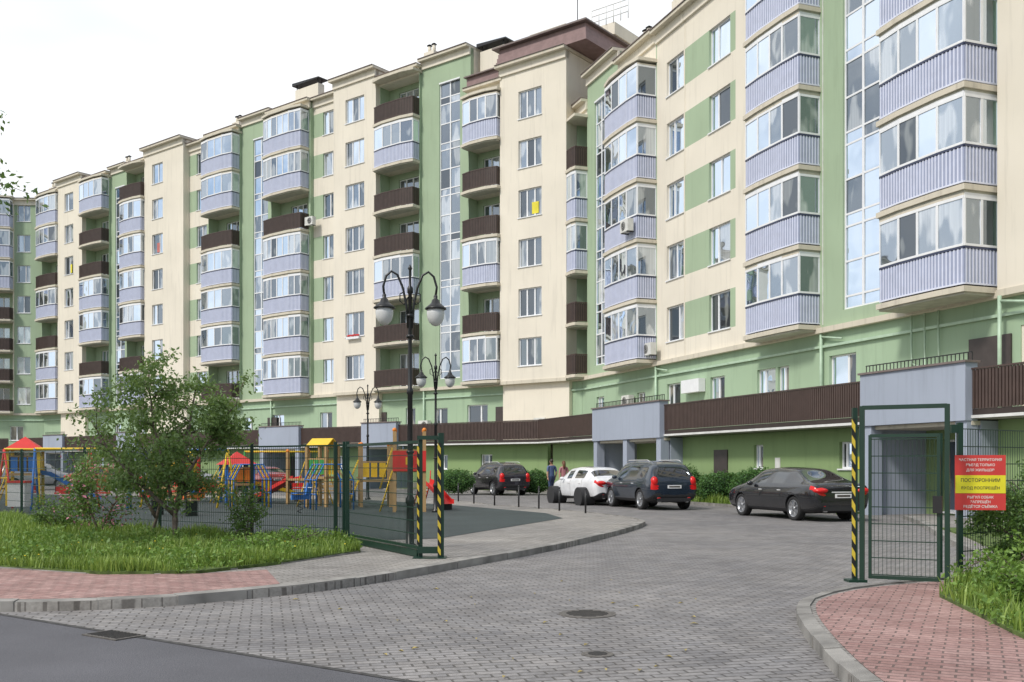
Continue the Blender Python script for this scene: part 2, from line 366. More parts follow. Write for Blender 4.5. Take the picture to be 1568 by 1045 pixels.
def shop(fr,t0,t1,ops,zl=BASE-.12):
    wins=[o for o in ops if t0<o[0] and o[1]<t1]
    wall(fr,t0,t1,-.02,3.0,zl-.2,wins,'wall_green_shop',gl='glass_shop')
    fr.box('slab_cream',t0,t1,-.3,.22,zl-.2,zl); fr.box('pipe_green',t0,t1,0,.1,zl-.75,zl-.66)
    fr.box('wall_green_base',t0,t1,-12,-.33,0,zl)
def terrace(fr,t0,t1,portals,base_ops):
    NT=3.1
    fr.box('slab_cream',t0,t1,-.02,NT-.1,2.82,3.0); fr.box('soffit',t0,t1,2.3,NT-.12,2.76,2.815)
    cuts=[t0]+[x for p in portals for x in p]+[t1]
    for i in range(0,len(cuts),2):
        a,b=cuts[i],cuts[i+1]
        if b-a<.05: continue
        ops=[o for o in base_ops if a<o[0] and o[1]<b]
        wall(fr,a,b,2.2,.45,2.755,ops,'wall_green_base',gl='glass_shop')
        fr.box('plinth',a,b,1.9,2.24,0,.45)
        fr.box('gutter_white',a,b,NT-.1,NT+.02,2.78,2.86); fr.box('rail_brown_panel',a,b,NT-.1,NT-.02,2.87,3.02)
        k=int((b-a)/.11)
        for j in range(k):
            tt=a+(j+.5)*(b-a)/k; fr.box('rail_brown',tt-.037,tt+.037,NT-.03,NT-.0,3.03,4.08)
        fr.box('rail_brown',a,b,NT-.05,NT+.02,4.085,4.13); fr.box('rail_brown_panel',a,b,NT-.06,NT-.035,3.06,4.05)
        fr.a.tube('pipe_blue',[fr.P(b-.35,NT-.1,2.9),fr.P(b-.35,NT-.1,2.4),fr.P(b-.35,NT-.5,2.0),fr.P(b-.35,2.35,1.8),fr.P(b-.35,2.35,.2)],.06,8)
    for a,b in portals:
        fr.box('wall_bluegrey',a,b,NT-.2,NT+.22,2.72,4.28); fr.box('roof_metal',a-.05,b+.05,NT-.25,NT+.28,4.281,4.34)
        for c in (a+.22,b-.22,(a+b)/2 if b-a>5 else None):
            if c is None: continue
            fr.box('wall_bluegrey',c-.2,c+.2,NT-.25,NT+.15,0,2.72)
        fr.box('wall_bluegrey',a-.02,a+.25,.7,NT-.3,0,2.72); fr.box('wall_bluegrey',b-.25,b+.02,.7,NT-.3,0,2.72)
        fr.box('slab_cream',a,b,.5,NT,2.6,2.715)
        wall(fr,a,b,1.0,0,2.6,[((a+b)/2-1.2,(a+b)/2+.2,.1,2.3)],'wall_green_base',gl='glass_shop')
        fr.box('door_dark',(a+b)/2+.5,(a+b)/2+1.4,1.0,1.06,.05,2.2)
        for j in range(int((b-a)/.15)+1): fr.box('metal_black',a+j*.15,a+j*.15+.02,NT-.02,NT,4.34,4.55)
        fr.box('metal_black',a,b,NT-.03,NT+.01,4.551,4.58)
def acunit(fr,t,n,z):
    fr.box('ac_white',t,t+.85,n+.08,n+.40,z,z+.6); fr.box('metal_black',t+.1,t+.14,n,n+.4,z-.05,z-.003); fr.box('metal_black',t+.7,t+.74,n,n+.4,z-.05,z-.003)
    pts=[]
    for k in range(16):
        a=2*math.pi*k/16; pts.append(fr.P(t+.33+.23*math.cos(a),n+.405,z+.3+.23*math.sin(a)))
    fr.a.add('grille',pts,[tuple(range(16))])
    for r in (.08,.15,.21):
        p=[fr.P(t+.33+r*math.cos(2*math.pi*k/12),n+.415,z+.3+r*math.sin(2*math.pi*k/12)) for k in range(13)]; fr.a.tube('ac_white',p,.008,4)
def chimney(fr,t,n,z,w=1.3,h=1.3,cap=True):
    fr.box('wall_cream',t,t+w,n-.6,n,z,z+h)
    if cap:
        for a in (t+.1,t+w-.15):
            for k in (n-.5,n-.1): fr.box('metal_black',a,a+.05,k,k+.05,z+h,z+h+.3)
        a=fr.P(t-.2,n+.15,z+h+.3); b_=fr.P(t+w+.2,n+.15,z+h+.3); c=fr.P(t+w+.2,n-.8,z+h+.3); d=fr.P(t-.2,n-.8,z+h+.3)
        up=Vector((0,0,.22)); fr.a.add('metal_black',[a,b_,c,d,a+Vector((0,0,.08)),b_+up,c+up,d+Vector((0,0,.08))],BF)
    else:
        for k in (.15,.6):
            p=fr.P(t+w*k+.1,n-.3,z+h); fr.a.tube('wall_cream',[p,p+Vector((0,0,.45))],.12,8); fr.a.tube('metal_black',[p+Vector((0,0,.5)),p+Vector((0,0,.6))],[.2,.05],8)

B=Acc()
C=(4.1,58.4)
L=Fr(C,(-.785,.620),(-.62,-.785),B)
Rf=Fr(C,(.342,-.940),(-.94,-.342),B)
Ls=[dict(t=(.7,5.7),ty='win',n=.6,top=25.9,fl=6,w=[(2.5,4.25)],cols=3),
 dict(t=(5.7,8.6),ty='balc',n=.25,top=25.3,fl=6,st='googog',p=.8),
 dict(t=(8.6,12.9),ty='stair',n=0,top=28.3,fl=7,w=[(9.5,11.3)]),
 dict(t=(12.9,16.65),ty='balc',n=.2,top=28.0,fl=7,st='ogoogoo',p=.8),
 dict(t=(16.65,20.95),ty='win',n=.6,top=28.7,fl=7,w=[(17.8,19.7)],cols=3),
 dict(t=(20.95,23.8),ty='band',n=0,top=28.2,fl=7,w=[(21.35,22.75)],A='wall_green',B='wall_cream'),
 dict(t=(23.8,28.47),ty='balc',n=.3,top=28.2,fl=7,st='ggogggg',p=.95,b=(24.0,28.3)),
 dict(t=(28.47,32.36),ty='stair',n=0,top=28.6,fl=7,w=[(29.1,30.9)]),
 dict(t=(32.36,36.5),ty='balc',n=.2,top=28.1,fl=7,st='ggogggo',p=.9),
 dict(t=(36.5,39.4),ty='band',n=0,top=28.0,fl=7,w=[(37.0,38.4)],A='wall_green',B='wall_cream'),
 dict(t=(39.4,45.2),ty='win',n=.6,top=28.6,fl=7,w=[(42.4,44.0)]),
 dict(t=(45.2,48.7),ty='balc',n=.2,top=28.0,fl=7,st='oggggog',p=.9),
 dict(t=(48.7,51.6),ty='stair',n=0,top=28.3,fl=7,w=[(49.3,50.9)]),
 dict(t=(51.6,55.6),ty='balc',n=.2,top=28.0,fl=7,st='googgog',p=.9),
 dict(t=(55.6,60.1),ty='win',n=.6,top=28.5,fl=7,w=[(57.2,58.8)]),
 dict(t=(60.1,64.0),ty='balc',n=.2,top=28.0,fl=7,st='ggogogg',p=.8)]
for s in Ls: section(L,s)
Rs=[dict(t=(-.75,.8),ty='balc',n=0,top=22.6,fl=5,st='oggoo',p=.85,c=.12),
 dict(t=(.8,5.0),ty='stair',n=0,top=23.9,fl=5,w=[(1.8,3.3)]),
 dict(t=(5.0,9.2),ty='balc',n=0,top=23.1,fl=5,st='ggggg',p=1.15,b=(5.35,9.1),c=.1),
 dict(t=(9.2,11.95),ty='win',n=0,top=23.0,fl=5,w=[(10.2,11.85)]),
 dict(t=(11.95,16.3),ty='band',n=-.02,top=23.02,fl=5,w=[(14.1,15.85)],A='wall_green',B='wall_cream'),
 dict(t=(16.3,17.3),ty='win',n=0,top=23.0,fl=5,w=[]),
 dict(t=(17.3,22.2),ty='balc',n=0,top=23.2,fl=5,st='ggggg',p=1.0,b=(18.5,22.05),cheek='wall_green',c=.08),
 dict(t=(22.2,26.2),ty='stair',n=0,top=24.0,fl=5,w=[(23.4,25.4)]),
 dict(t=(26.2,30.7),ty='balc',n=0,top=23.2,fl=5,st='ggggg',p=1.4,b=(26.9,30.5),c=.1),
 dict(t=(30.7,36.2),ty='win',n=.25,top=23.4,fl=5,w=[(33.0,34.7)]),
 dict(t=(36.2,40.8),ty='balc',n=0,top=23.2,fl=5,st='ggggg',p=1.2,b=(36.8,40.4),c=.1),
 dict(t=(40.8,46.0),ty='band',n=0,top=23.0,fl=5,w=[(42,43.7)],A='wall_green',B='wall_cream')]
for s in Rs: section(Rf,s,roofback=-13)
Wo=L.P(64.0,0,0); W=Fr((Wo.x,Wo.y),(-1,-.035),(.035,-1),B)
for s in [dict(t=(0,2.85),ty='win',n=0,top=27.6,fl=7,w=[(1.3,2.6)],A='wall_green'),
 dict(t=(2.85,6.3),ty='balc',n=.2,top=27.7,fl=7,st='gggoooo',p=.9,cheek='wall_cream'),
 dict(t=(6.3,12.5),ty='win',n=.5,top=28.2,fl=7,w=[(8.5,10.1)]),
 dict(t=(12.5,17),ty='balc',n=.2,top=27.6,fl=7,st='ggogggo',p=.9),
 dict(t=(17,24),ty='win',n=.6,top=28.2,fl=7,w=[(19,20.6)])]: section(W,s)
lops=[(a,b,4.0,5.4) for a,b in ((4.4,5.8),(7.2,8.9),(13.5,14.4),(19.2,20.0),(21.8,23.1),(27.2,28.6),(34,35.4),(40.5,41.8),(46,47.3),(53,54.4),(58,59.2))]
lops+=[(10.6,11.7,3.05,5.3),(31,32,3.05,5.3),(50,51,3.05,5.3)]
shop(L,0,64,lops)
rops=[(2.0,3.0,3.9,5.4),(7.0,7.9,3.05,5.3),(10.2,11.5,4.1,5.5),(14.2,15.4,4.1,5.5),(17.9,19.2,4.1,5.5),(19.35,20.1,4.1,5.5),(22.6,24.1,3.9,5.6),(31.3,32.8,3.05,5.6),(38,39.5,4,5.5)]
shop(Rf,0,46,rops)
shop(W,0,24,[(2,3.3,4,5.4),(8,9.4,4,5.4)])
Rf.box('frame_white',12.2,13.8,.0,.35,4.9,5.5)
Rf.box('door_dark',29.4,31.0,0,.05,3.02,5.4)
for tt,w_ in ((5.2,1.3),(16.2,.9),(28,1.1)): L.box('door_dark',tt,tt+w_,0,.05,3.02,5.2)
terrace(Rf,.88,46,[(8.7,15.6),(28.4,32.6)],[(21,21.6,1.4,2.3),(26,26.7,1.4,2.3),(35,35.6,1.4,2.3)])
for a in (18.2,): Rf.box('door_dark',a,a+1.0,2.2,2.25,.05,2.15)
terrace(L,.88,62.5,[(12,15.2),(21.5,25.9),(42,45),(54,57.5)],[(5,5.9,1.3,2.2),(8.6,9.4,1.3,2.2),(18,18.9,1.3,2.2),(29,29.8,1.3,2.2),(35,35.8,1.3,2.2),(49,49.8,1.3,2.2)])
terrace(W,2.0,24,[(5,8)],[])
for a,cc in ((26.9,'paper_yellow'),(22.4,'ac_white')): Rf.box(cc,a,a+.3,2.2,2.23,1.4,1.8)
acunit(Rf,8.2,1.15,BASE+6.4); acunit(Rf,8.9,.25,BASE+.2); acunit(Rf,32.3,0,5.0); acunit(Rf,6.0,0,4.6); acunit(Rf,6.0,0,3.7); acunit(L,2.4,0,3.8); acunit(L,23.0,.4,BASE+12.2); acunit(L,12.0,0,3.9)
L.box('paper_yellow',2.8,3.3,.49,.495,BASE+9.9,BASE+10.6)
L.box('frame_white',18.1,19.4,.6,.85,BASE+3.55,BASE+3.7); 
for i in range(12): p=L.P(18.2+i*.1,.75,BASE+3.78+U(0,.06)); B.ball('flower_red',p,.07,6,4)
L.box('cloth_red',43,43.4,.49,.495,BASE+12.9,BASE+13.7)
L.box('paper_yellow',57.6,57.9,.49,.495,BASE+12.9,BASE+13.7)
for tt,nn in ((22.3,.0),(30.9,.25),(9.3,.0),(36.1,.0)):
    B.tube('pipe_green',[Rf.P(tt,nn+.12,6.5),Rf.P(tt,nn+.12,3.1)],.06,8)
    B.tube('pipe_green',[Rf.P(tt,nn+.12,6.35),Rf.P(tt+1.2,nn+.12,6.15)],.04,8)
for tt in (12.6,20.9,28.6,39.0,48.5): B.tube('pipe_green',[L.P(tt,.12,6.5),L.P(tt,.12,3.1)],.06,8)
for tt in (27,27.6,28.2): B.tube('pipe_green',[Rf.P(tt,.1,6.55),Rf.P(tt,.1,4.9-.3*(tt-27)),Rf.P(tt+.5,.1,4.7)],.035,6)
for tt in (17.35,22.25,26.25,5.05): Rf.box('gutter_white',tt,tt+.03,.0,.03,BASE,22.5)
chimney(L,24.0,-.6,28.4,2.6,1.5); chimney(L,6.3,-.6,25.9,2.0,2.2); chimney(L,12.0,-.2,28.5,.9,.6,False); chimney(L,33.0,-.2,28.3,.9,.6,False); chimney(L,62.5,-.2,28.2,.9,.6,False)
chimney(L,49.5,-.4,28.5,.9,.4,False); chimney(L,20.8,-.4,28.4,.5,.6,False)
chimney(Rf,9.6,-.6,23.3,1.6,1.3); chimney(Rf,6.4,-.4,23.3,.9,.6,False)
for zz,k in ((26.12,0),(26.38,.05),(26.64,.10),(26.9,.15)):
    L.box('roof_mansard',-.8+k,5.9-k,-8,.75-k,zz,zz+.235); L.box('roof_metal',-.78+k,5.88-k,-7.9,.70-k,zz+.236,zz+.258)
L.box('roof_metal',-.9,6.1,-8.2,.92,27.16,27.26)
L.box('roof_mansard',5.9,8.5,-6,.5,25.55,26.1); L.box('roof_metal',5.85,8.6,-6,.7,26.101,26.18)
L.box('wall_cream',-1,7,-9,-2.0,27.27,28.0); L.box('wall_green',3.2,5.2,-6,-2.6,28.01,28.9); L.box('slab_cream',2.8,5.6,-6.3,-2.3,28.901,29.05)
Rf.box('wall_cream',-3,3.5,-9,-3.0,24.2,25.7); Rf.box('slab_cream',-3.2,3.8,-9.3,-2.6,25.701,25.9)
for t_,n_,h in ((1.0,-1.0,3.0),(2.0,-3,1.2)):
    p=L.P(t_,n_,27.2); B.tube('metal_black',[p,p+Vector((0,0,h))],.03,6)
p0=L.P(-.3,-.6,27.2); p1=L.P(-2.8,-.6,27.2)
for h in (.4,.75,1.1): B.tube('gutter_white',[p0+Vector((0,0,h)),p1+Vector((0,0,h))],.025,5)
for f in range(6): q=p0.lerp(p1,f/5); B.tube('gutter_white',[q,q+Vector((0,0,1.1))],.025,5)
B.build('apartment_building')

# ------------------------------------------------------------ ground
def cat(pts,n=6):
    out=[]; P=[Vector(p) for p in pts]
    for i in range(len(P)-1):
        a=P[max(i-1,0)];b=P[i];c=P[i+1];d=P[min(i+2,len(P)-1)]
        for k in range(n):
            t=k/n; out.append(.5*((2*b)+(c-a)*t+(2*a-5*b+4*c-d)*t*t+(3*b-a-3*c+d)*t**3))
    out.append(P[-1]); return [(v[0],v[1]) for v in out]
def sheet(name,poly,z,mat): return mkobj(name,[(x,y,z) for x,y in poly],[tuple(range(len(poly)))],mat)
sheet('ground',[(-900,-900),(900,-900),(900,900),(-900,900)],0,'far_ground')
sheet('driveway',[(-60,4),(14,4),(26,6),(20,34),(6,60),(-60,112)],.004,'paver_grey')
sheet('asphalt_road',[(-60,11),(-12,11.2),(-5.6,10.32),(-.74,6.9),(3,4.3),(12,-2),(12,-30),(-60,-30)],.008,'asphalt')
sheet('road_edge_strip',[(-5.6,10.36),(-.74,6.94),(3,4.34),(3,4.27),(-.74,6.87),(-5.6,10.29)],.012,'mortar_strip')
isl=cat([(-40,14),(-12,11.5),(-7,10.35),(-5.25,10.2),(-3.9,10.5),(-3.14,11.05),(-2.35,11.8),(-1.57,13),(-.8,14.5),(.77,17.7),(2.17,21.2),(3.15,24.2),(3.4,26),(2.9,28.5),(1.58,31.8),(-.56,35.7),(-2.5,40.8),(-8,46),(-40,62)])
def raised(name,poly,z,mat):
    a=Acc(); a.prism(mat,poly,0.0,z); v,f=a.d[(mat,False)]; return mkobj(name,v,f,mat)
raised('pavement',isl,.10,'paver_light')
def kerb(name,pts,w=.12,h=.12,side=1,stone=1.0):
    a=Acc(); pts=[Vector((*p,0)) for p in pts]
    segs=[]; acc=0; cur=[pts[0]]
    for p,q in zip(pts[:-1],pts[1:]):
        d=(q-p).length; 
        if d<1e-5: continue
        pos=0
        while acc+(d-pos)>=stone:
            step=stone-acc; pos+=step; pt=p.lerp(q,pos/d); cur.append(pt); segs.append(cur); cur=[pt]; acc=0
        cur.append(q); acc+=d-pos
    if len(cur)>1: segs.append(cur)
    for sg in segs:
        p,q=sg[0],sg[-1]; d=q-p; l=d.length
        if l<.05: continue
        d.normalize(); n=Vector((-d.y,d.x,0))*side; p=p+d*.006; q=q-d*.006; hh=h+U(-.006,.006)
        o=U(-.006,.006)
        vs=[p+n*(-.005+o),q+n*(-.005+o),q+n*w,p+n*w]; 
        a.add('kerb_stone',[v for v in vs]+[Vector((v.x,v.y,hh-.012 if i<2 else hh)) for i,v in enumerate(vs)],BF)
    v,f=a.d[('kerb_stone',False)]; return mkobj(name,v,f,'kerb_stone')
kerb('kerb',isl,side=1,stone=.8)
sheet('brick_pavement',cat([(-30,17)]+[(-12,11.75),(-7,10.58),(-5.25,10.42),(-4,10.7),(-3.2,11.25),(-2.75,11.8)],4)+[(-3.3,13.4),(-4.1,12.9),(-5.3,12.8),(-7,13.6),(-12,15.5),(-30,22)],.105,'paver_pink')
grassL=[(-30,22),(-12,15.5),(-7,13.6),(-5.3,12.8),(-4.1,12.9),(-3.37,14.0),(-2.45,16.1),(-3.0,18.2),(-5.15,19.5),(-7.5,21),(-10,23.1),(-13.1,26.4),(-30,37)]
raised('lawn',grassL,.14,'soil_grass')
kerb('lawn_kerb',[(-12,15.5),(-7,13.6),(-5.3,12.8),(-4.1,12.9),(-3.37,14.0),(-2.45,16.1),(-3.0,18.2)],w=.06,h=.13,side=1)
rub=[(-3.0,18.5),(-1.4,19.2),(1.36,26.6),(1.0,29.5),(-2.2,35.7),(-6,41),(-30,52),(-30,38),(-13.1,26.7),(-7.5,21.3),(-5.15,19.8)]
sheet('playground_surface',rub,.106,'rubber_ground')
rp=cat([(2.2,4),(2.24,6.0),(2.29,6.9),(2.52,8.44),(2.78,9.7),(3.13,10.6),(3.9,11.5),(4.8,12.1),(6.0,12.9),(7.2,15),(8.5,19.5),(10.4,25.5),(11,28)])
raised('corner_pavement',rp+[(22,28),(22,4)],.10,'paver_light')
kerb('kerb',rp,side=-1,stone=.6)
sheet('brick_pavement',cat([(2.36,4),(2.4,6.0),(2.45,6.9),(2.68,8.4),(2.94,9.62),(3.27,10.48),(3.98,11.32),(4.85,11.9)],4)+[(5.6,12.2),(4.55,10.6),(4.12,8),(3.9,6),(3.8,4)],.105,'paver_pink')
grassR=[(3.8,4),(3.9,6),(4.12,8),(4.55,10.6),(5.3,11.9),(6.4,12.9),(7.6,15.2),(8.9,19.5),(9.5,22),(21,22),(21,4)]
raised('lawn',grassR,.14,'soil_grass')
def frpoly(fr,q): return [tuple(fr.P(t,n,0))[:2] for t,n in q]
raised('lawn',frpoly(Rf,[(16.2,2.25),(28,2.25),(28,3.9),(16.2,4.1)]),.11,'soil_grass'); kerb('kerb',frpoly(Rf,[(16.2,4.1),(28,3.9)]),side=-1)
raised('lawn',frpoly(L,[(1.2,2.25),(11.7,2.25),(11.7,4.6),(1.2,4.6)]),.11,'soil_grass'); kerb('kerb',frpoly(L,[(1.2,4.6),(11.7,4.6)]),side=1)
def manhole(x,y,r):
    a=Acc(); a.lathe('iron',[(r+.04,.005),(r+.04,.010),(r,.012),(.02,.012)],sides=28,sm=False)
    for i in range(-4,5):
        w=math.sqrt(max(0,(r*.85)**2-(i*r*.2)**2)); a.box('iron_hole',(0,i*r*.2,.013),(2*w,.02,.004))
    a.build('manhole_cover',(x,y,0))
manhole(.76,10.05,.25); manhole(.68,7.9,.09)
a=Acc(); a.box('iron',(0,0,.014),(.5,.3,.01))
for i in range(9): a.box('iron_hole',(-.2+i*.05,0,.021),(.022,.24,.005))
a.build('drain_grate',(-3.5,8.75,0),-.6)

# ------------------------------------------------------------ vegetation
def inpoly(x,y,poly):
    c=False; j=len(poly)-1
    for i in range(len(poly)):
        xi,yi=poly[i];xj,yj=poly[j]
        if (yi>y)!=(yj>y) and x<(xj-xi)*(y-yi)/(yj-yi)+xi: c=not c
        j=i
    return c
def grass(name,poly,bb,n,z,h0,h1,wd=.006):
    vs=[];fs=[];k=0
    while k<n:
        x=U(bb[0],bb[1]); y=U(bb[2],bb[3])
        if not inpoly(x,y,poly): continue
        d=noise.noise(Vector((x*1.1,y*1.1,3)))
        if R()>.65+d: continue
        k+=1; h=U(h0,h1)*(1+.9*d); a=U(0,6.28); l=U(.1,.6)*h; b=len(vs); cx,sx=math.cos(a),math.sin(a); w=wd*U(.7,1.6); th=a+U(1,2)
        wx,wy=math.cos(th)*w,math.sin(th)*w
        vs+= [(x-wx,y-wy,z),(x+wx,y+wy,z),(x+wx*.8+cx*l*.4,y+wy*.8+sx*l*.4,z+h*.6),(x-wx*.8+cx*l*.4,y-wy*.8+sx*l*.4,z+h*.6),(x+cx*l,y+sx*l,z+h)]
        fs+= [(b,b+1,b+2,b+3),(b+3,b+2,b+4)]
    return mkobj(name,vs,fs,'grass_blade',recalc=False)
grass('grass',grassL,(-14,-2.3,12.6,27),30000,.13,.06,.2,.007)
grass('grass',grassL,(-8,-2.3,12.6,17),18000,.13,.05,.16,.005)
grass('grass',grassR,(3.8,9,6,16),16000,.13,.06,.2,.007)
def leaves(vs,fs,c,sz,droop=0,asp=.26):
    b=len(vs); d=Vector((U(-1,1),U(-1,1),U(-1,.6)-droop)).normalized(); s=Vector((U(-1,1),U(-1,1),U(-1,1))).cross(d)
    if s.length<.01: return
    s.normalize(); n=d.cross(s); l=sz*U(.7,1.3); w=l*asp
    vs+= [c,c+d*l*.5+s*w+n*w*.3,c+d*l,c+d*l*.5-s*w+n*w*.3]; fs.append((b,b+1,b+2,b+3))
vs=[];fs=[]
for poly,bb,n in ((grassL,(-9,-2.3,12.7,18.5),420),(grassR,(4,8,6.5,14),260)):
    k=0
    while k<n:
        x=U(bb[0],bb[1]);y=U(bb[2],bb[3])
        if not inpoly(x,y,poly) or noise.noise(Vector((x*.9,y*.9,9)))<-.05: continue
        k+=1; hh=U(.05,.28)
        for q in range(int(U(8,26))): leaves(vs,fs,Vector((x+random.gauss(0,.06),y+random.gauss(0,.06),.14+U(0,hh))),U(.04,.08),-.4,.34)
mkobj('weeds',vs,fs,'grass_weed',recalc=False)
def tree(name,loc,limbs,cc,cr,targets,nl,lsz,trunk_r=.06,mat='leaf_tree',droop=.3,spread=.2,blossom=0):
    a=Acc(); LP=[]
    for lb in limbs:
        pts=[Vector(p) for p in lb]; q=[]
        for i in range(len(pts)-1):
            for k in range(4):
                q.append(pts[i].lerp(pts[i+1],k/4)+Vector((U(-1,1),U(-1,1),0))*.012)
        q.append(pts[-1]); n=len(q); a.tube('bark',q,[trunk_r*(1-.8*i/n) for i in range(n)],8)
        LP+=[(p,trunk_r*(1-.8*i/n)) for i,p in enumerate(q) if i>n*.3]
    vs=[];fs=[];bv=[];bf=[]
    for i in range(targets):
        while True:
            v=Vector((U(-1,1),U(-1,1),U(-1,1)))
            if v.length<1: break
        if R()<.6: v=v.normalized()*U(.7,1.12)
        v=v*(1+.55*noise.noise(v*1.7+Vector(loc)))
        t=Vector((cc[0]+v.x*cr[0],cc[1]+v.y*cr[1],cc[2]+v.z*cr[2]))
        b,rr=min(LP,key=lambda q:(q[0]-t).length+max(0,q[0].z-t.z+.15)*.8)
        mid=b.lerp(t,.5)+Vector((0,0,.18*(t-b).length))
        pts=[b*(1-f)**2+mid*2*f*(1-f)+t*f*f for f in (0,.25,.5,.75,1)]
        a.tube('bark',pts,[min(rr*.5,.02),min(rr*.4,.015),.008,.005,.003],5)
        m=int(nl/targets*U(.4,1.6))
        for k in range(m):
            f=U(.25,1.08)**.8; p=b*(1-f)**2+mid*2*f*(1-f)+t*f*f
            p=p+Vector((random.gauss(0,spread),random.gauss(0,spread),random.gauss(0,spread*.8)))
            if R()<blossom: leaves(bv,bf,p,lsz*1.1)
            else: leaves(vs,fs,p,lsz,droop)
    e=a.build(name,loc); mkobj('foliage',vs,fs,mat,e,recalc=False)
    if bv: mkobj('blossoms',bv,bf,'blossom',e,recalc=False)
    return e
tree('fruit_tree',(-6.15,18.1,.12),[[(0,0,0),(.0,.05,.55),(-.15,.1,1.1),(-.4,.1,2.1),(-.5,.1,3.1)],[(.02,0,.0),(.03,.03,.5),(.25,-.1,1.2),(.7,.1,2.0),(1.1,.1,2.5)],[(.0,.05,.45),(.05,.3,1.3),(.1,.6,2.2),(.2,.7,3.0)],[(-.02,.05,.5),(-.5,-.1,1.0),(-1.1,-.1,1.6),(-1.5,0,2.2)]],(-.08,.1,2.02),(1.45,1.2,1.25),125,12500,.08,.045,spread=.10)
tree('fruit_tree',(-6.9,19.0,.12),[[(0,0,0),(.2,.0,.7),(.0,.1,1.4),(-.4,.2,2.0)],[(.1,0,.4),(-.3,0,1.1),(-.6,0,1.7)]],(-.3,.1,1.5),(1.0,.9,.8),40,2800,.08,.035,spread=.11)
tree('flowering_shrub',(-8.3,20.0,.12),[[(0,0,0),(-.2,0,.6),(-.4,0,1.1)],[(0,0,0),(.3,0,.6),(.6,.1,1.0)]],(0,0,.9),(1.0,.8,.75),50,3200,.07,.03,mat='leaf_bush',spread=.11,blossom=.12)
def bush(name,loc,r,nl,lsz,mat='leaf_hedge',lump=.12,core=True):
    e=empty(name,loc)
    if core:
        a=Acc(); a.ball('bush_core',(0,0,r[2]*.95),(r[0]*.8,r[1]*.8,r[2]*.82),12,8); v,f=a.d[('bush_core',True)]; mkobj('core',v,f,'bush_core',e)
    vs=[];fs=[]
    for i in range(nl):
        v=Vector((random.gauss(0,1),random.gauss(0,1),random.gauss(0,1))).normalized()
        k=U(.8,1.0)*(1+lump*2*noise.noise(v*2.3+Vector(loc)))+(U(0,.12) if R()<.1 else 0)
        c=Vector((v.x*r[0]*k,v.y*r[1]*k,max(.02,r[2]+v.z*r[2]*k))); leaves(vs,fs,c,lsz)
    mkobj('foliage',vs,fs,mat,e,recalc=False); return e
def shrub(name,loc,r,stems,nl,lsz,mat='leaf_bush'):
    tree(name,loc,[[(0,0,0),(U(-.4,.4)*r[0],U(-.4,.4)*r[1],r[2]*.8),(U(-.8,.8)*r[0],U(-.6,.6)*r[1],r[2]*1.6)] for _ in range(stems)],(0,0,r[2]),r,40,nl,lsz,.018,mat,droop=0,spread=.07)
shrub('bush',(-4.85,18.3,.12),(.35,.35,.55),5,1800,.05)
shrub('bush',(-9.6,21.0,.12),(.5,.4,.35),5,1800,.06)
shrub('bush',(-3.6,17.0,.12),(.4,.4,.14),5,900,.05,'grass_weed'); shrub('bush',(-4.3,16.3,.12),(.5,.4,.12),5,900,.05,'grass_weed')
shrub('bush',(6.35,12.3,.12),(.62,.7,.55),7,5500,.055); shrub('bush',(7.3,13.6,.12),(.9,.8,.75),8,6500,.06)
shrub('bush',(5.15,9.6,.12),(.55,.6,.2),6,3000,.06,'grass_weed'); shrub('bush',(5.4,10.6,.12),(.55,.5,.28),6,2600,.06,'grass_weed')
for (x,y,r) in ((-2.9,51.5,(1.0,.9,.62)),(1.2,51.5,(.85,.8,.6)),):
    bush('round_bush',(x,y,.1),r,3000,.10)
for t_,n_,r in ((17.4,3.2,(1.05,.8,.68)),(20.2,3.15,(.95,.7,.6)),(22.4,3.1,(.9,.7,.66)),(24.6,3.1,(.8,.7,.6))):
    p=Rf.P(t_,n_,.1); bush('round_bush',tuple(p),r,3500,.09)
gp=frpoly(Rf,[(16.2,2.25),(28,2.25),(28,3.85),(16.2,4.0)]); xs=[q[0] for q in gp]; ys=[q[1] for q in gp]
grass('grass',gp,(min(xs),max(xs),min(ys),max(ys)),5000,.105,.1,.25,.012)
tree('street_tree',(-9.42,14.0,.1),[[(0,0,0),(.05,0,2.2),(.2,0,4.2),(.1,.1,6.2)],[(.1,0,2.8),(.9,.1,4.2),(1.5,0,5.4)],[(.1,0,3.2),(-.9,.1,4.6),(-1.6,0,5.8)]],(.2,0,5.7),(2.0,1.9,1.2),120,9500,.10,.13,mat='leaf_bush',spread=.13)
vs=[];fs=[]
for i in range(60):
    x,y=U(-9,-2.5),U(13,18)
    if not inpoly(x,y,grassL): continue
    b0=len(vs); z=U(.2,.3)
    for k in range(6): an=k*1.047; vs.append((x+.016*math.cos(an),y+.016*math.sin(an),z))
    vs.append((x,y,z+.012)); fs+=[(b0+k,b0+(k+1)%6,b0+6) for k in range(6)]
mkobj('dandelions',vs,fs,'dandelion',recalc=False)
vs=[];fs=[]
for i in range(45):
    x,y=U(-3.5,2.2),U(6.6,13)
    if not(x>-1.3-(y-8)*.4 and x<2.1): continue
    b=len(vs); an=U(0,6.28); l=U(.02,.045)
    for k,(p,q) in enumerate(((-1,0),(0,.5),(1,0),(0,-.5))): vs.append((x+l*(p*math.cos(an)-q*math.sin(an)),y+l*(p*math.sin(an)+q*math.cos(an)),.014+.012*(k%2)))
    fs.append((b,b+1,b+2,b+3))
mkobj('fallen_leaves',vs,fs,'dry_leaf',recalc=False)

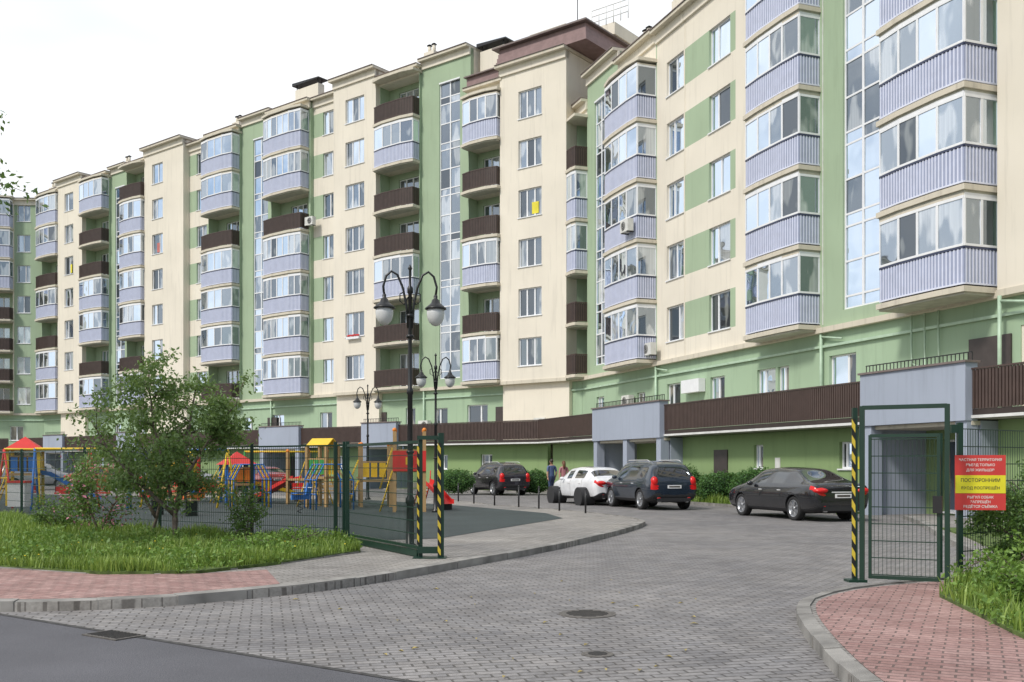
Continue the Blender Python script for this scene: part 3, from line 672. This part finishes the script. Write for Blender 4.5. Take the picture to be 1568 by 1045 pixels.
# ------------------------------------------------------------ street lamps
def lamp(loc,rz):
    a=Acc()
    a.lathe('lamp_black',[(.12,0),(.12,.06),(.07,.1),(.062,.75),(.08,.78),(.08,.84),(.048,.9),(.042,2.6),(.056,2.62),(.056,2.68),(.036,2.72),(.032,4.3),(.05,4.32),(.05,4.4),(.025,4.44),(.02,4.7),(.04,4.73),(.005,4.8)],sides=14)
    for z in (1.6,3.55,3.9): a.lathe('lamp_black',[(.038,z),(.065,z+.02),(.065,z+.05),(.038,z+.07)],sides=14)
    for sg in (1,-1):
        pts=[(.03,3.72),(.06,4.1),(.12,4.4),(.21,4.62),(.31,4.68),(.40,4.60),(.45,4.42),(.43,4.27)]
        a.tube('lamp_black',[(sg*x,0,z) for x,z in pts],.02,8)
        sc=[(.03,4.25),(.10,4.12),(.17,4.18),(.17,4.30),(.11,4.33)]
        a.tube('lamp_black',[(sg*x,0,z) for x,z in sc],.012,6)
        c=(sg*.43,0,0)
        a.lathe('lamp_black',[(.02,4.30),(.035,4.27),(.03,4.23),(.06,4.21),(.075,4.16),(.12,4.12),(.18,4.07),(.185,4.05),(.15,4.045)],c=c,sides=18)
        a.lathe('globe',[(.145,4.045),(.15,3.98),(.14,3.90),(.11,3.83),(.06,3.78),(.01,3.765)],c=c,sides=18)
    a.build('street_lamp',loc,rz)
lamp((-1.72,16.8,.10),.12); lamp((-2.3,30,.10),.1); lamp((-6.0,41.4,.10),.1)

# ------------------------------------------------------------ fences & gates
def panel(a,p,q,h=1.75,z0=.12,wire=.055,frame=False,mat='fence_green'):
    p=Vector((*p,0));q=Vector((*q,0)); d=q-p;l=d.length;d.normalize(); ang=math.atan2(d.y,d.x); c=(p+q)/2
    n=int(l/wire)
    for i in range(1,n): a.box(mat,p+d*(i*l/n)+Vector((0,0,z0+h/2)),(.005,.005,h),ang)
    k=int(h/.2)
    for i in range(k+1): a.box(mat,c+Vector((0,0,z0+i*h/k)),(l,.009,.012),ang)
    if frame:
        for z in (z0,z0+h): a.box(mat,c+Vector((0,0,z)),(l,.045,.045),ang)
def post(a,p,h,w=.06,mat='fence_green',z0=.1): a.box(mat,(p[0],p[1],z0+h/2),(w,w,h),.3)
a=Acc(); F=[(-3.1,18.4),(-5.15,19.7),(-7.5,21.2),(-10,23.3),(-13.1,26.6),(-16,29.6),(-19,32.5),(-22,35.5)]
for p,q in zip(F[:-1],F[1:]):
    panel(a,p,q)
    a.box('fence_green',((p[0]+q[0])/2,(p[1]+q[1])/2,1.88),(math.dist(p,q),.03,.03),math.atan2(q[1]-p[1],q[0]-p[0]))
for p in F: post(a,p,1.85)
post(a,(-3.28,18.5),1.85)
a.build('metal_fence')
a=Acc(); panel(a,(-3.0,18.2),(-1.42,15.25),1.62,.25,.05,True)
post(a,(-3.02,18.25),1.85,.07); post(a,(-1.40,15.2),1.85,.06); post(a,(-1.08,15.1),1.9,.08); a.box('hazard',(-1.10,15.047,1.0),(.045,.012,1.7),.3); a.box('hazard',(-1.43,15.162,1.05),(.03,.012,1.5),.3)
a.box('fence_green',(-1.24,15.16,1.93),(.4,.06,.06)); a.box('fence_green',(-1.24,15.16,.22),(.4,.06,.1)); a.box('fence_green',(-1.25,15.15,.1),(.5,.3,.03))
a.box('fence_green',(-2.2,16.72,.16),(3.3,.09,.1),math.atan2(-2.95,1.58))
a.build('gate')
a=Acc(); p=(4.22,12.0);q=(5.05,11.55); ang=math.atan2(q[1]-p[1],q[0]-p[0])
for k in (p,q): a.box('fence_green',(k[0],k[1],1.16),(.055,.055,2.12),ang)
a.box('fence_green',((p[0]+q[0])/2,(p[1]+q[1])/2,2.20),(.94,.052,.05),ang)
pi=(4.30,11.955);qi=(4.97,11.595)
for k in (pi,qi): a.box('fence_green',(k[0],k[1],1.01),(.035,.035,1.72),ang)
for z in (.17,1.86): a.box('fence_green',((pi[0]+qi[0])/2,(pi[1]+qi[1])/2,z),(.76,.037,.04),ang)
panel(a,pi,qi,1.62,.2,.045)
a.box('fence_green',(4.13,12.0,1.15),(.055,.055,2.1)); a.box('hazard',(4.106,11.967,1.12),(.04,.01,1.9))
a.box('metal_black',(4.95,11.58,1.05),(.1,.07,.2),ang); a.box('fence_green',(4.14,12,.12),(.22,.2,.03))
a.build('gate')
a=Acc(); a.box('fence_green',(0,0,1.0),(.06,.06,1.85)); a.box('fence_green',(-.06,-.0,1.85),(.1,.05,.1)); a.box('fence_green',(-.2,.1,.95),(.05,.05,1.7))
Fp=[(.0,0),(1.9,1.3),(3.8,2.6)]
for p,q in zip(Fp[:-1],Fp[1:]): panel(a,p,q,1.7,.15)
for p in Fp[1:]: post(a,p,1.8,z0=.05)
a.build('metal_fence',(5.42,12.05,.1))
def sign(loc,rz):
    a=Acc(); a.box('sign_red',(0,0,0),(.58,.012,.66)); a.box('sign_yellow',(0,-.0075,-.02),(.575,.004,.215))
    a.box('chrome',(.0,.02,.2),(.05,.03,.04)); a.box('chrome',(.0,.02,-.2),(.05,.03,.04))
    e=a.build('warning_sign',loc,rz)
    def txt(s,z,size,mat,y=-.0105):
        cu=bpy.data.curves.new('text','FONT'); cu.body=s; cu.size=size; cu.align_x='CENTER'; cu.extrude=.0008; cu.offset=.0006
        o=bpy.data.objects.new('lettering',cu); o.rotation_euler=(math.pi/2,0,0); o.location=(0,y,z); o.parent=e; cu.materials.append(MATS[mat]); scene.collection.objects.link(o)
    for i,s in enumerate(('ЧАСТНАЯ ТЕРРИТОРИЯ','ВЪЕЗД ТОЛЬКО','ДЛЯ ЖИЛЬЦОВ')): txt(s,.26-.062*i,.042,'sign_text',-.007)
    txt('ПОСТОРОННИМ',.01,.056,'sign_text_dark'); txt('ВХОД ВОСПРЕЩЁН',-.08,.046,'sign_text_dark')
    for i,s in enumerate(('ВЫГУЛ СОБАК','ЗАПРЕЩЁН','ВЕДЁТСЯ СЪЁМКА')): txt(s,-.19-.056*i,.042,'sign_text',-.007)
sign((5.62,11.95,1.3),-.12)
for x,y in ((-.5,35.4),(.35,34.0),(1.0,32.7),(1.6,31.2),(2.3,29.6),(-1.3,37.2),(-2.0,39.4)):
    a=Acc(); a.tube('metal_black',[(0,0,0),(0,0,.70)],.028,8); a.ball('metal_black',(0,0,.71),.033,8,5); a.build('bollard',(x-.12,y-.1,.1))

# ------------------------------------------------------------ playground
def slide(a,x,y,z,ang,mat,L_=2.0,w=.45):
    d=Vector((math.cos(ang),math.sin(ang),0)); s=Vector((-d.y,d.x,0)); pr=[(0,z),(.3,z-.05),(L_*.75,.35),(L_*.9,.22),(L_,.2)]
    vs=[];fs=[]
    for r,h in pr:
        c=Vector((x,y,h))+d*r
        for k,(o,u) in enumerate(((-w/2,.14),(-w/2,0),(w/2,0),(w/2,.14))): vs.append(c+s*o+Vector((0,0,u)))
    for i in range(len(pr)-1):
        for k in range(3): fs.append((i*4+k,i*4+k+1,i*4+5+k,i*4+4+k))
    a.add(mat,vs,fs); a.box('metal_black',Vector((x,y,.1))+d*(L_*.9),(.05,w,.2),ang)
def playtower(loc,rz,roof,pc,panels,sl=None,h=2.2,deck=1.1,w=.5,solid=None):
    a=Acc()
    for x in (-w,w):
        for y in (-w,w): a.box(pc,(x,y,h/2),(.1,.1,h))
    a.box('wood_post',(0,0,deck),(2*w+.1,2*w+.1,.08))
    for i,(sx,sy) in enumerate(((0,-w),(0,w),(-w,0),(w,0))):
        m=panels[i%len(panels)]
        if m:
            if sx==0:
                for q in (-.28,0,.28): a.box(m,(q*w*2,sy,deck+.36),(.22*w*2,.03,.5))
                a.box('wood_post',(0,sy,deck+.64),(2*w,.04,.05))
            else: a.box(m,(sx,sy,deck+.4),(.03,2*w-.12,.5))
    if solid:
        a.box(solid,(0,-w-.075,deck+.30),(2*w+.1,.03,.62)); a.box('play_yellow',(0,-w-.095,deck+.30),(.22,.01,.22))
    if roof=='gable':
        for sg in (1,-1): a.box('play_yellow',(0,sg*.2,h+.1),(.85,.48,.03),rx=-sg*.6)
    elif roof=='red':
        a.add('play_red',[(-.65,-.65,h-.05),(.65,-.65,h-.05),(.65,.65,h-.05),(-.65,.65,h-.05),(0,0,h+.45)],[(0,1,4),(1,2,4),(2,3,4),(3,0,4),(0,1,2,3)])
    elif roof=='caps':
        for x in (-w,w):
            for y in (-w,w): a.ball('play_orange',(x,y,h+.04),.07,8,5)
    for i in range(5): a.box('wood_post',(-w-.35+.06*i,-.0,.2+i*.2),(.06,.6,.04))
    for y in (-.32,.32): a.tube('play_yellow',[(-w-.45,y,0),(-w-.07,y,deck)],.022,6); a.tube('play_yellow',[(-w-.45,y,.7),(-w-.07,y,deck+.7)],.018,6)
    if sl: slide(a,w,0,deck,0,sl)
    a.build('play_tower',loc,rz)
playtower((-3.15,30.6,.1),.1,'caps','wood_post',[None,'play_red',None,None],None,2.45,1.25,.45,'play_red')
playtower((-4.7,34.2,.1),.2,'caps','wood_post',[None,'play_yellow',None],None,2.1,.9)
playtower((-6.5,34.2,.1),-.4,'gable','wood_post',['play_green','play_yellow',None,None],None,2.1,1.0,.38)
playtower((-7.5,36.5,.1),2.6,'caps','wood_post',['play_blue',None,'play_red',None],'play_red',1.9,.9)
playtower((-17.4,35.6,.1),.3,'red','play_yellow',['play_blue','play_yellow'],'play_blue',2.0)
playtower((-13.0,39,.1),.9,'gable','play_red',['play_yellow','play_green'],'play_red',1.8,.9)
playtower((-10.5,38,.1),.5,'red','play_blue',['play_orange','play_yellow',None],'play_yellow',1.5,.7)
a=Acc(); slide(a,0,0,.85,0,'play_red',1.4,.36)
for y in (-.2,.2): a.tube('play_red',[(-.4,y,0),(0,y,.85),(0.03,y,1.25)],.022,6)
for i in range(4): a.tube('play_yellow',[(-.34+.09*i,-.2,.18+.19*i),(-.34+.09*i,.2,.18+.19*i)],.016,6)
a.build('slide',(-2.85,32.6,.1),-.9)
def swing(loc,rz,c1,c2):
    a=Acc(); w=1.4
    for x in (-w,w):
        for y in (-.75,.75): a.tube(c1,[(x,y,0),(x,0,1.95)],.035,8)
        a.tube(c2,[(x,-.38,1.0),(x,.38,1.0)],.022,6)
    a.tube(c2,[(-w,0,1.95),(w,0,1.95)],.035,8)
    for x in (-.6,.6):
        for k in (-.2,.2): a.tube('metal_black',[(x+k,0,1.95),(x+k,0,.55)],.008,4)
        a.box('play_red',(x,0,.53),(.45,.2,.05)); a.box('play_red',(x,.1,.66),(.45,.03,.16))
    a.build('swing_set',loc,rz)
swing((-13.8,32,.1),.3,'play_blue','play_yellow'); swing((-11.0,34,.1),-.2,'play_yellow','play_blue'); swing((-15.6,33.5,.1),.8,'play_red','play_yellow'); swing((-8.9,38.5,.1),.2,'play_green','play_yellow')
def climber(loc,c1,c2):
    a=Acc()
    for i in range(5):
        y=i*.45; a.tube(c1 if i%2 else c2,[(-.6,y,0),(-.6,y,.95),(-.35,y,1.45),(.35,y,1.45),(.6,y,.95),(.6,y,0)],.025,6)
    for x,z in ((-.6,.5),(-.6,.95),(-.35,1.45),(.35,1.45),(.6,.95),(.6,.5)): a.tube(c2,[(x,0,z),(x,1.8,z)],.02,6)
    a.build('climbing_frame',loc,.4)
climber((-8.6,33,.1),'play_yellow','play_blue'); climber((-12.2,36.5,.1),'play_red','play_green'); climber((-5.6,31.5,.1),'wood_post','play_blue')
def spring(loc,c):
    a=Acc(); pts=[(.08*math.cos(k*.8),.08*math.sin(k*.8),.02*k) for k in range(18)]; a.tube('metal_black',pts,.014,5)
    a.prism(c,[(-.35,-.03),(.35,-.03),(.35,.03),(-.35,.03)],.40,.55)
    a.add(c,[(.2,-.03,.5),(.42,-.03,.55),(.5,-.03,.85),(.3,-.03,.9),(.2,.03,.5),(.42,.03,.55),(.5,.03,.85),(.3,.03,.9)],BF); a.box('play_blue',(-.1,0,.6),(.3,.25,.05)); a.tube('chrome',[(.3,-.2,.75),(.3,.2,.75)],.015,6)
    a.build('spring_rider',loc,U(0,3))
spring((-9.9,31,.1),'play_orange'); spring((-11.8,32,.1),'play_red'); spring((-6.3,29.6,.1),'play_blue')
def bench(loc,rz):
    a=Acc()
    for x in (-.7,.7): a.box('metal_black',(x,0,.21),(.05,.4,.42)); a.box('metal_black',(x,.2,.62),(.05,.04,.45))
    for k in (-.15,-.03,.09): a.box('wood_post',(0,k,.44),(1.7,.09,.035))
    for z in (.62,.78): a.box('wood_post',(0,.17,z),(1.7,.03,.09))
    a.build('park_bench',loc,rz)
bench((-9.5,28,.1),2.6); bench((-6.8,38.5,.1),2.9)
a=Acc(); a.box('play_white',(0,0,.55),(.5,.4,.7)); a.box('play_red',(0,0,.93),(.54,.44,.06)); a.build('litter_bin',(-14.6,29.5,.1))

# ------------------------------------------------------------ cars
def make_car(loc,rz,kind,pt):
    if kind=='sedan':
        Lh,H,wr,wb=2.45,1.45,.335,(-1.42,1.42); w0=.92
        st=[(-2.45,.42,.74,.78,.70,.60,'B'),(-2.42,.32,.92,.97,.83,.68,'B'),(-2.25,.24,.99,1.05,.90,.72,'B'),(-1.80,.2,.99,1.08,.92,.70,'W'),(-1.12,.2,.97,1.38,.925,.56,'P'),(-.98,.2,.965,1.42,.925,.56,'S'),(-.12,.2,.955,1.46,.925,.57,'P'),(-.02,.2,.955,1.46,.925,.57,'S'),(.62,.2,.945,1.42,.925,.58,'P'),(.72,.2,.94,1.39,.925,.59,'W'),(1.42,.2,.93,1.0,.92,.68,'B'),(1.9,.2,.87,.93,.90,.70,'B'),(2.28,.24,.76,.81,.84,.62,'B'),(2.42,.32,.62,.66,.74,.52,'B'),(2.46,.42,.52,.56,.62,.45,'B')]
    elif kind=='suv':
        Lh,H,wr,wb=2.2,1.66,.36,(-1.3,1.33); w0=.92
        st=[(-2.2,.50,.84,.90,.76,.66,'B'),(-2.18,.38,1.02,1.08,.86,.72,'W'),(-1.92,.28,1.06,1.52,.91,.64,'P'),(-1.72,.25,1.06,1.60,.92,.62,'S'),(-1.2,.25,1.05,1.66,.925,.62,'P'),(-1.06,.25,1.05,1.67,.925,.62,'S'),(-.15,.25,1.03,1.68,.925,.63,'P'),(-.05,.25,1.03,1.68,.925,.63,'S'),(.62,.25,1.02,1.62,.925,.63,'P'),(.72,.25,1.02,1.58,.925,.63,'W'),(1.28,.25,1.02,1.12,.92,.72,'B'),(1.75,.25,.98,1.06,.90,.72,'B'),(2.05,.3,.88,.94,.84,.64,'B'),(2.18,.38,.72,.78,.74,.55,'B'),(2.2,.48,.60,.66,.66,.5,'B')]
    else:
        Lh,H,wr,wb=2.2,1.48,.325,(-1.3,1.33); w0=.9
        st=[(-2.2,.42,.74,.79,.72,.62,'B'),(-2.17,.32,.94,.99,.84,.70,'B'),(-2.02,.24,.99,1.05,.89,.72,'B'),(-1.85,.22,.99,1.07,.895,.71,'W'),(-1.2,.2,.985,1.38,.90,.57,'P'),(-1.08,.2,.98,1.42,.905,.57,'S'),(-.85,.2,.975,1.45,.905,.58,'S'),(-.1,.2,.96,1.47,.905,.58,'P'),(0,.2,.955,1.47,.905,.58,'S'),(.62,.2,.94,1.42,.905,.59,'P'),(.72,.2,.935,1.39,.905,.60,'W'),(1.42,.2,.92,.98,.90,.67,'B'),(1.8,.2,.85,.91,.87,.66,'B'),(2.06,.25,.73,.78,.80,.58,'B'),(2.18,.33,.58,.63,.70,.48,'B'),(2.2,.42,.5,.54,.62,.44,'B')]
    vs=[];fs=[];ix=[]
    for (x,zs,zb,zt,w,wt,l) in st:
        h=[(0,zs),(w*.84,zs),(w*.955,zs+.09),(w,zs*.45+zb*.55),(w*.985,zb-.08),(w*.95,zb),(w*.95+(wt-w*.95)*.86,zb+(zt-zb)*.86),(wt*.84,zt),(0,zt+.02)]
        lp=h+[(-a_,b_) for a_,b_ in h[7:0:-1]]
        vs+=[(x,y,z) for y,z in lp]
    n=16
    for i in range(len(st)-1):
        l=st[i][6]
        for k in range(n):
            fs.append((i*n+k,i*n+(k+1)%n,(i+1)*n+(k+1)%n,(i+1)*n+k))
            m=0
            if l=='S' and k in(5,10): m=1
            if l=='W' and k in(6,7,8,9): m=1
            if k in(0,15,1,14): m=2
            if i<(2 if kind!='suv' else 1) and k in ((3,4,11,12) if kind=='suv' else (4,11)): m=3
            ix.append(m)
    fs.append(tuple(range(n))); ix.append(0); fs.append(tuple((len(st)-1)*n+k for k in range(n))); ix.append(0)
    e=empty('parked_car',loc,rz)
    slots=[pt,'car_glass','car_trim','tail_red']
    body=mkobj('body',vs,fs,slots,None,True,ix)
    sub=body.modifiers.new('s','SUBSURF'); sub.levels=2; sub.render_levels=2
    ca=Acc()
    for xb in wb:
        for sg in (1,-1): ca.lathe('car_trim',[(wr+.045,sg*.62),(wr+.045,sg*1.2)],c=(xb,0,wr),sides=28,axis='Y')
    v,f=ca.d[('car_trim',True)]; cut=mkobj('cut',v,f,slots,None,False,[2]*len(f))
    bo=body.modifiers.new('b','BOOLEAN'); bo.object=cut; bo.operation='DIFFERENCE'; bo.solver='EXACT'
    dg=bpy.context.evaluated_depsgraph_get(); me=bpy.data.meshes.new_from_object(body.evaluated_get(dg))
    body.modifiers.clear(); body.data=me; bpy.data.objects.remove(cut); body.parent=e
    me.polygons.foreach_set('use_smooth',[True]*len(me.polygons))
    try: me.set_sharp_from_angle(angle=math.radians(38))
    except Exception: pass
    a=Acc()
    for xb in wb:
        for sg in (1,-1):
            yo=sg*(w0-.04); yi=sg*(w0-.25)
            a.lathe('tyre',[(wr*.62,yi),(wr*.95,yi),(wr,yi+sg*.03),(wr,yo-sg*.03),(wr*.96,yo),(wr*.72,yo),(wr*.70,yo-sg*.04),(wr*.3,yo-sg*.06)],c=(xb,0,wr),sides=28,axis='Y')
            a.lathe('rim',[(wr*.71,yo-sg*.035),(wr*.71,yo-sg*.003),(wr*.64,yo-sg*.008),(wr*.64,yo-sg*.05)],c=(xb,0,wr),sides=28,axis='Y')
            a.lathe('rim',[(wr*.18,yo-sg*.055),(wr*.18,yo-sg*.01),(wr*.02,yo-sg*.008)],c=(xb,0,wr),sides=12,axis='Y')
            for k in range(7):
                an=k*2*math.pi/7; c=(xb+math.cos(an)*wr*.38,yo-sg*.028,wr+math.sin(an)*wr*.38); a.box('rim',c,(wr*.6,.03,wr*.17),ry=-an)
            a.box('car_trim',(xb,sg*.5,wr+.12),(.7,.28,.5))
    xr=-Lh; zl={'sedan':.84,'suv':.98,'hatch':.86}[kind]
    for sg in (1,-1):
        if kind=='suv': a.ball('tail_red',(xr+.09,sg*.70,zl),(.13,.13,.17),14,8)
        elif kind=='sedan': a.ball('tail_red',(xr+.09,sg*.64,zl),(.16,.22,.085),14,8)
        else: a.ball('tail_red',(xr+.09,sg*.62,zl),(.16,.22,.09),14,8)
        a.ball('tail_red',(xr+.08,sg*.55,.42),(.08,.09,.03),8,6)
        a.ball('P',(.72,sg*(w0+.06),1.0 if kind!='suv' else 1.1),(.07,.10,.07),10,7)
        for xx in (-.75,.25): a.box('chrome',(xx,sg*(w0-.003),.83 if kind!='suv' else .9),(.16,.03,.025))
        a.ball('globe',(Lh-.28,sg*.6,.66 if kind!='suv' else .8),(.2,.16,.08),10,6)
        a.tube('chrome',[(xr+.02,sg*.5,.3),(xr+.2,sg*.5,.3)],.035,8)
    zp={'sedan':.70,'suv':.80,'hatch':.70}[kind]
    a.box('plate_white',(xr-.003,0,zp),(.03,.50,.11)); a.box('sign_text_dark',(xr-.02,0,zp),(.004,.40,.05))
    a.box('chrome',(xr+.03,0,zp+.1),(.05,.7,.03)); a.box('car_trim',(xr+.05,0,.36),(.12,1.2,.12))
    a.box('grille',(Lh-.07,0,.6),(.1,.9,.18))
    if kind=='suv':
        for sg in (1,-1): a.tube('chrome',[(-1.5,sg*.58,1.65),(-1.3,sg*.58,1.70),(.3,sg*.58,1.70),(.5,sg*.58,1.63)],.014,6)
    a2=Acc(); 
    for (m,sm),(v,f) in a.d.items(): a2.add(pt if m=='P' else m,v,f,sm)
    for (m,sm),(v,f) in a2.d.items(): mkobj(m+'_parts',v,f,m,e,sm)
RZ=math.atan2(.96,-.28)
make_car((8.15,28.9,0),RZ,'sedan','paint_black')
make_car((4.85,35.6,0),RZ,'suv','paint_navy')
make_car((3.15,39.4,0),RZ+.08,'hatch','paint_white')
make_car((-.75,52.0,0),RZ+.15,'suv','paint_grey')
make_car((-24.5,60,0),.5,'hatch','paint_orange'); make_car((-30,63,0),.4,'suv','paint_silver'); make_car((-19,57.5,0),.5,'sedan','paint_silver'); make_car((-15,60,0),2.2,'hatch','paint_red'); make_car((-36,66,0),.5,'hatch','paint_white')

# ------------------------------------------------------------ people
def person(loc,rz,shirt,leg,hair,hairlong,H=1.78,female=False):
    k=H/1.78; sw=.19 if not female else .165
    J=[('pelvis',(0,0,.95),(.15,.11)),('waist',(0,0,1.10),(.135,.10)),('chest',(0,.01,1.30),(.165,.115)),('neckb',(0,0,1.47),(.09,.07)),('neck',(0,.01,1.54),(.055,.055)),
       ('shL',(sw,0,1.43),(.06,.06)),('elL',(sw+.06,-.03,1.15),(.045,.045)),('wrL',(sw+.05,.08,.92),(.032,.032)),
       ('shR',(-sw,0,1.43),(.06,.06)),('elR',(-sw-.06,-.06,1.16),(.045,.045)),('wrR',(-sw-.06,-.08,.93),(.032,.032)),
       ('hipL',(.095,0,.88),(.095,.095)),('knL',(.10,.13,.50),(.06,.06)),('anL',(.10,.12,.10),(.042,.042)),('toL',(.11,.28,.045),(.04,.035)),
       ('hipR',(-.095,0,.88),(.095,.095)),('knR',(-.10,-.02,.48),(.06,.06)),('anR',(-.10,-.22,.13),(.042,.042)),('toR',(-.11,-.10,.04),(.04,.035))]
    id_={j[0]:i for i,j in enumerate(J)}
    E=[('pelvis','waist'),('waist','chest'),('chest','neckb'),('neckb','neck'),('neckb','shL'),('shL','elL'),('elL','wrL'),('neckb','shR'),('shR','elR'),('elR','wrR'),('pelvis','hipL'),('hipL','knL'),('knL','anL'),('anL','toL'),('pelvis','hipR'),('hipR','knR'),('knR','anR'),('anR','toR')]
    me=bpy.data.meshes.new('body'); me.from_pydata([tuple(c*k for c in j[1]) for j in J],[(id_[p],id_[q]) for p,q in E],[])
    o=bpy.data.objects.new('body',me); scene.collection.objects.link(o)
    sk=o.modifiers.new('skin','SKIN'); 
    for i,j in enumerate(J): sv=me.skin_vertices[0].data[i]; sv.radius=(j[2][0]*k,j[2][1]*k); sv.use_root=(i==0)
    ss=o.modifiers.new('s','SUBSURF'); ss.levels=2; ss.render_levels=2
    dg=bpy.context.evaluated_depsgraph_get(); m2=bpy.data.meshes.new_from_object(o.evaluated_get(dg)); o.modifiers.clear(); o.data=m2
    m2.materials.clear()
    for m in (shirt,leg,'skin','shoe'): m2.materials.append(MATS[m])
    for p in m2.polygons:
        x,y,z=p.center/k; p.use_smooth=True
        if z>1.49: p.material_index=2
        elif abs(x)>sw+.015 and z<1.22 and z>.8: p.material_index=2
        elif z>1.0: p.material_index=0
        elif z<.10: p.material_index=3
        elif female and z<.55: p.material_index=2
        else: p.material_index=1
    e=empty('person',loc,rz); o.parent=e
    a=Acc(); hc=(0,.02*k,1.665*k)
    a.ball('skin',hc,(.075*k,.092*k,.112*k),18,12); a.ball(hair,(0,-.002,1.69*k),(.083*k,.096*k,.10*k),18,12)
    a.tube('skin',[(0,.10*k,1.675*k),(0,.128*k,1.645*k),(0,.105*k,1.635*k)],[.008,.014,.008],6)
    for s in (1,-1):
        a.ball('skin',(s*.078*k,.015,1.66*k),(.012,.02,.03),6,5); a.ball('metal_black',(s*.028*k,.102*k,1.67*k),(.011,.008,.007),6,5)
        wr=Vector(J[id_['wrL' if s>0 else 'wrR']][1])*k; d=Vector((0,.04*s,-.09)).normalized()
        a.tube('skin',[wr,wr+d*.05,wr+d*.09],[.026,.036,.03],8)
        for q in range(4): b_=wr+d*.085+Vector((0,-.027+q*.018,0)); l=(.06,.07,.065,.05)[q]; a.tube('skin',[b_,b_+d*l*.5,b_+d*l+Vector((-s*.015,0,0))],[.009,.008,.006],5)
        b_=wr+d*.03+Vector((0,.03,0)); a.tube('skin',[b_,b_+Vector((0,.025,-.03)),b_+Vector((0,.02,-.06))],[.011,.010,.007],5)
    a.tube('cloth_red',[(-.02*k,.104*k,1.615*k),(.02*k,.104*k,1.615*k)],.005,5)
    if hairlong: a.tube(hair,[(0,-.05,1.72*k),(0,-.085,1.62*k),(0,-.09,1.48*k),(0,-.085,1.38*k)],[.07,.075,.065,.02],10)
    for (m,sm),(v,f) in a.d.items(): mkobj('head_'+m,v,f,m,e,sm)
person((1.85,46.6,0),.5,'shirt_blue','jeans','hair_dark',False,1.82)
person((2.4,46.2,0),.2,'skirt_pink','shirt_dark','hair_brown',True,1.74,True)

# ------------------------------------------------------------ sky, sun, camera
w=bpy.data.worlds.new('World'); scene.world=w; w.use_nodes=True; nt=w.node_tree; bg=nt.nodes['Background']
el=math.radians(46); sx,sy=-.62,-.60
rot=math.atan2(sx,sy)
sky=N(nt,'ShaderNodeTexSky',sky_type='NISHITA'); sky.sun_disc=False; sky.sun_elevation=el; sky.sun_rotation=rot; sky.air_density=1.2; sky.dust_density=1.5
tc=N(nt,'ShaderNodeTexCoord').outputs['Generated']
mp=N(nt,'ShaderNodeMapping'); mp.inputs['Scale'].default_value=(1,1,2.6); nt.links.new(tc,mp.inputs[0])
sp=N(nt,'ShaderNodeSeparateXYZ'); nt.links.new(tc,sp.inputs[0])
# thin white overcast ahead, broken cloud with blue gaps toward the south (behind the camera)
f=noisef(nt,mp.outputs[0],2.4,4,.55)
f=mathn(nt,'ADD',f,mathn(nt,'MULTIPLY',sp.outputs[1],.22))
msk=ramp(nt,f,.36,(.15,.15,.15),.56,(1,1,1))
f2=noisef(nt,mp.outputs[0],3.2,3); cl=ramp(nt,f2,.3,(8.2,8.8,9.5),.65,(10.2,10.2,10.2))
nt.links.new(mixc(nt,msk,sky.outputs[0],cl),bg.inputs[0]); bg.inputs[1].default_value=.115
sd=bpy.data.lights.new('sun','SUN'); sd.energy=2.6; sd.angle=math.radians(9); sd.color=(1,.955,.88)
so=bpy.data.objects.new('sun',sd); scene.collection.objects.link(so)
dv=Vector((sx,sy,0)).normalized()*math.cos(el)+Vector((0,0,math.sin(el)))
so.rotation_euler=dv.to_track_quat('Z','Y').to_euler()
cd=bpy.data.cameras.new('camera'); cam=bpy.data.objects.new('camera',cd); scene.collection.objects.link(cam)
cam.location=(0,0,1.5); cam.rotation_euler=(math.pi/2,0,0); cd.lens=35; cd.sensor_width=36; cd.shift_y=.122; cd.clip_end=3000; cd.clip_start=.1
scene.camera=cam
scene.view_settings.view_transform='Standard'; scene.view_settings.look='None'; scene.view_settings.exposure=0
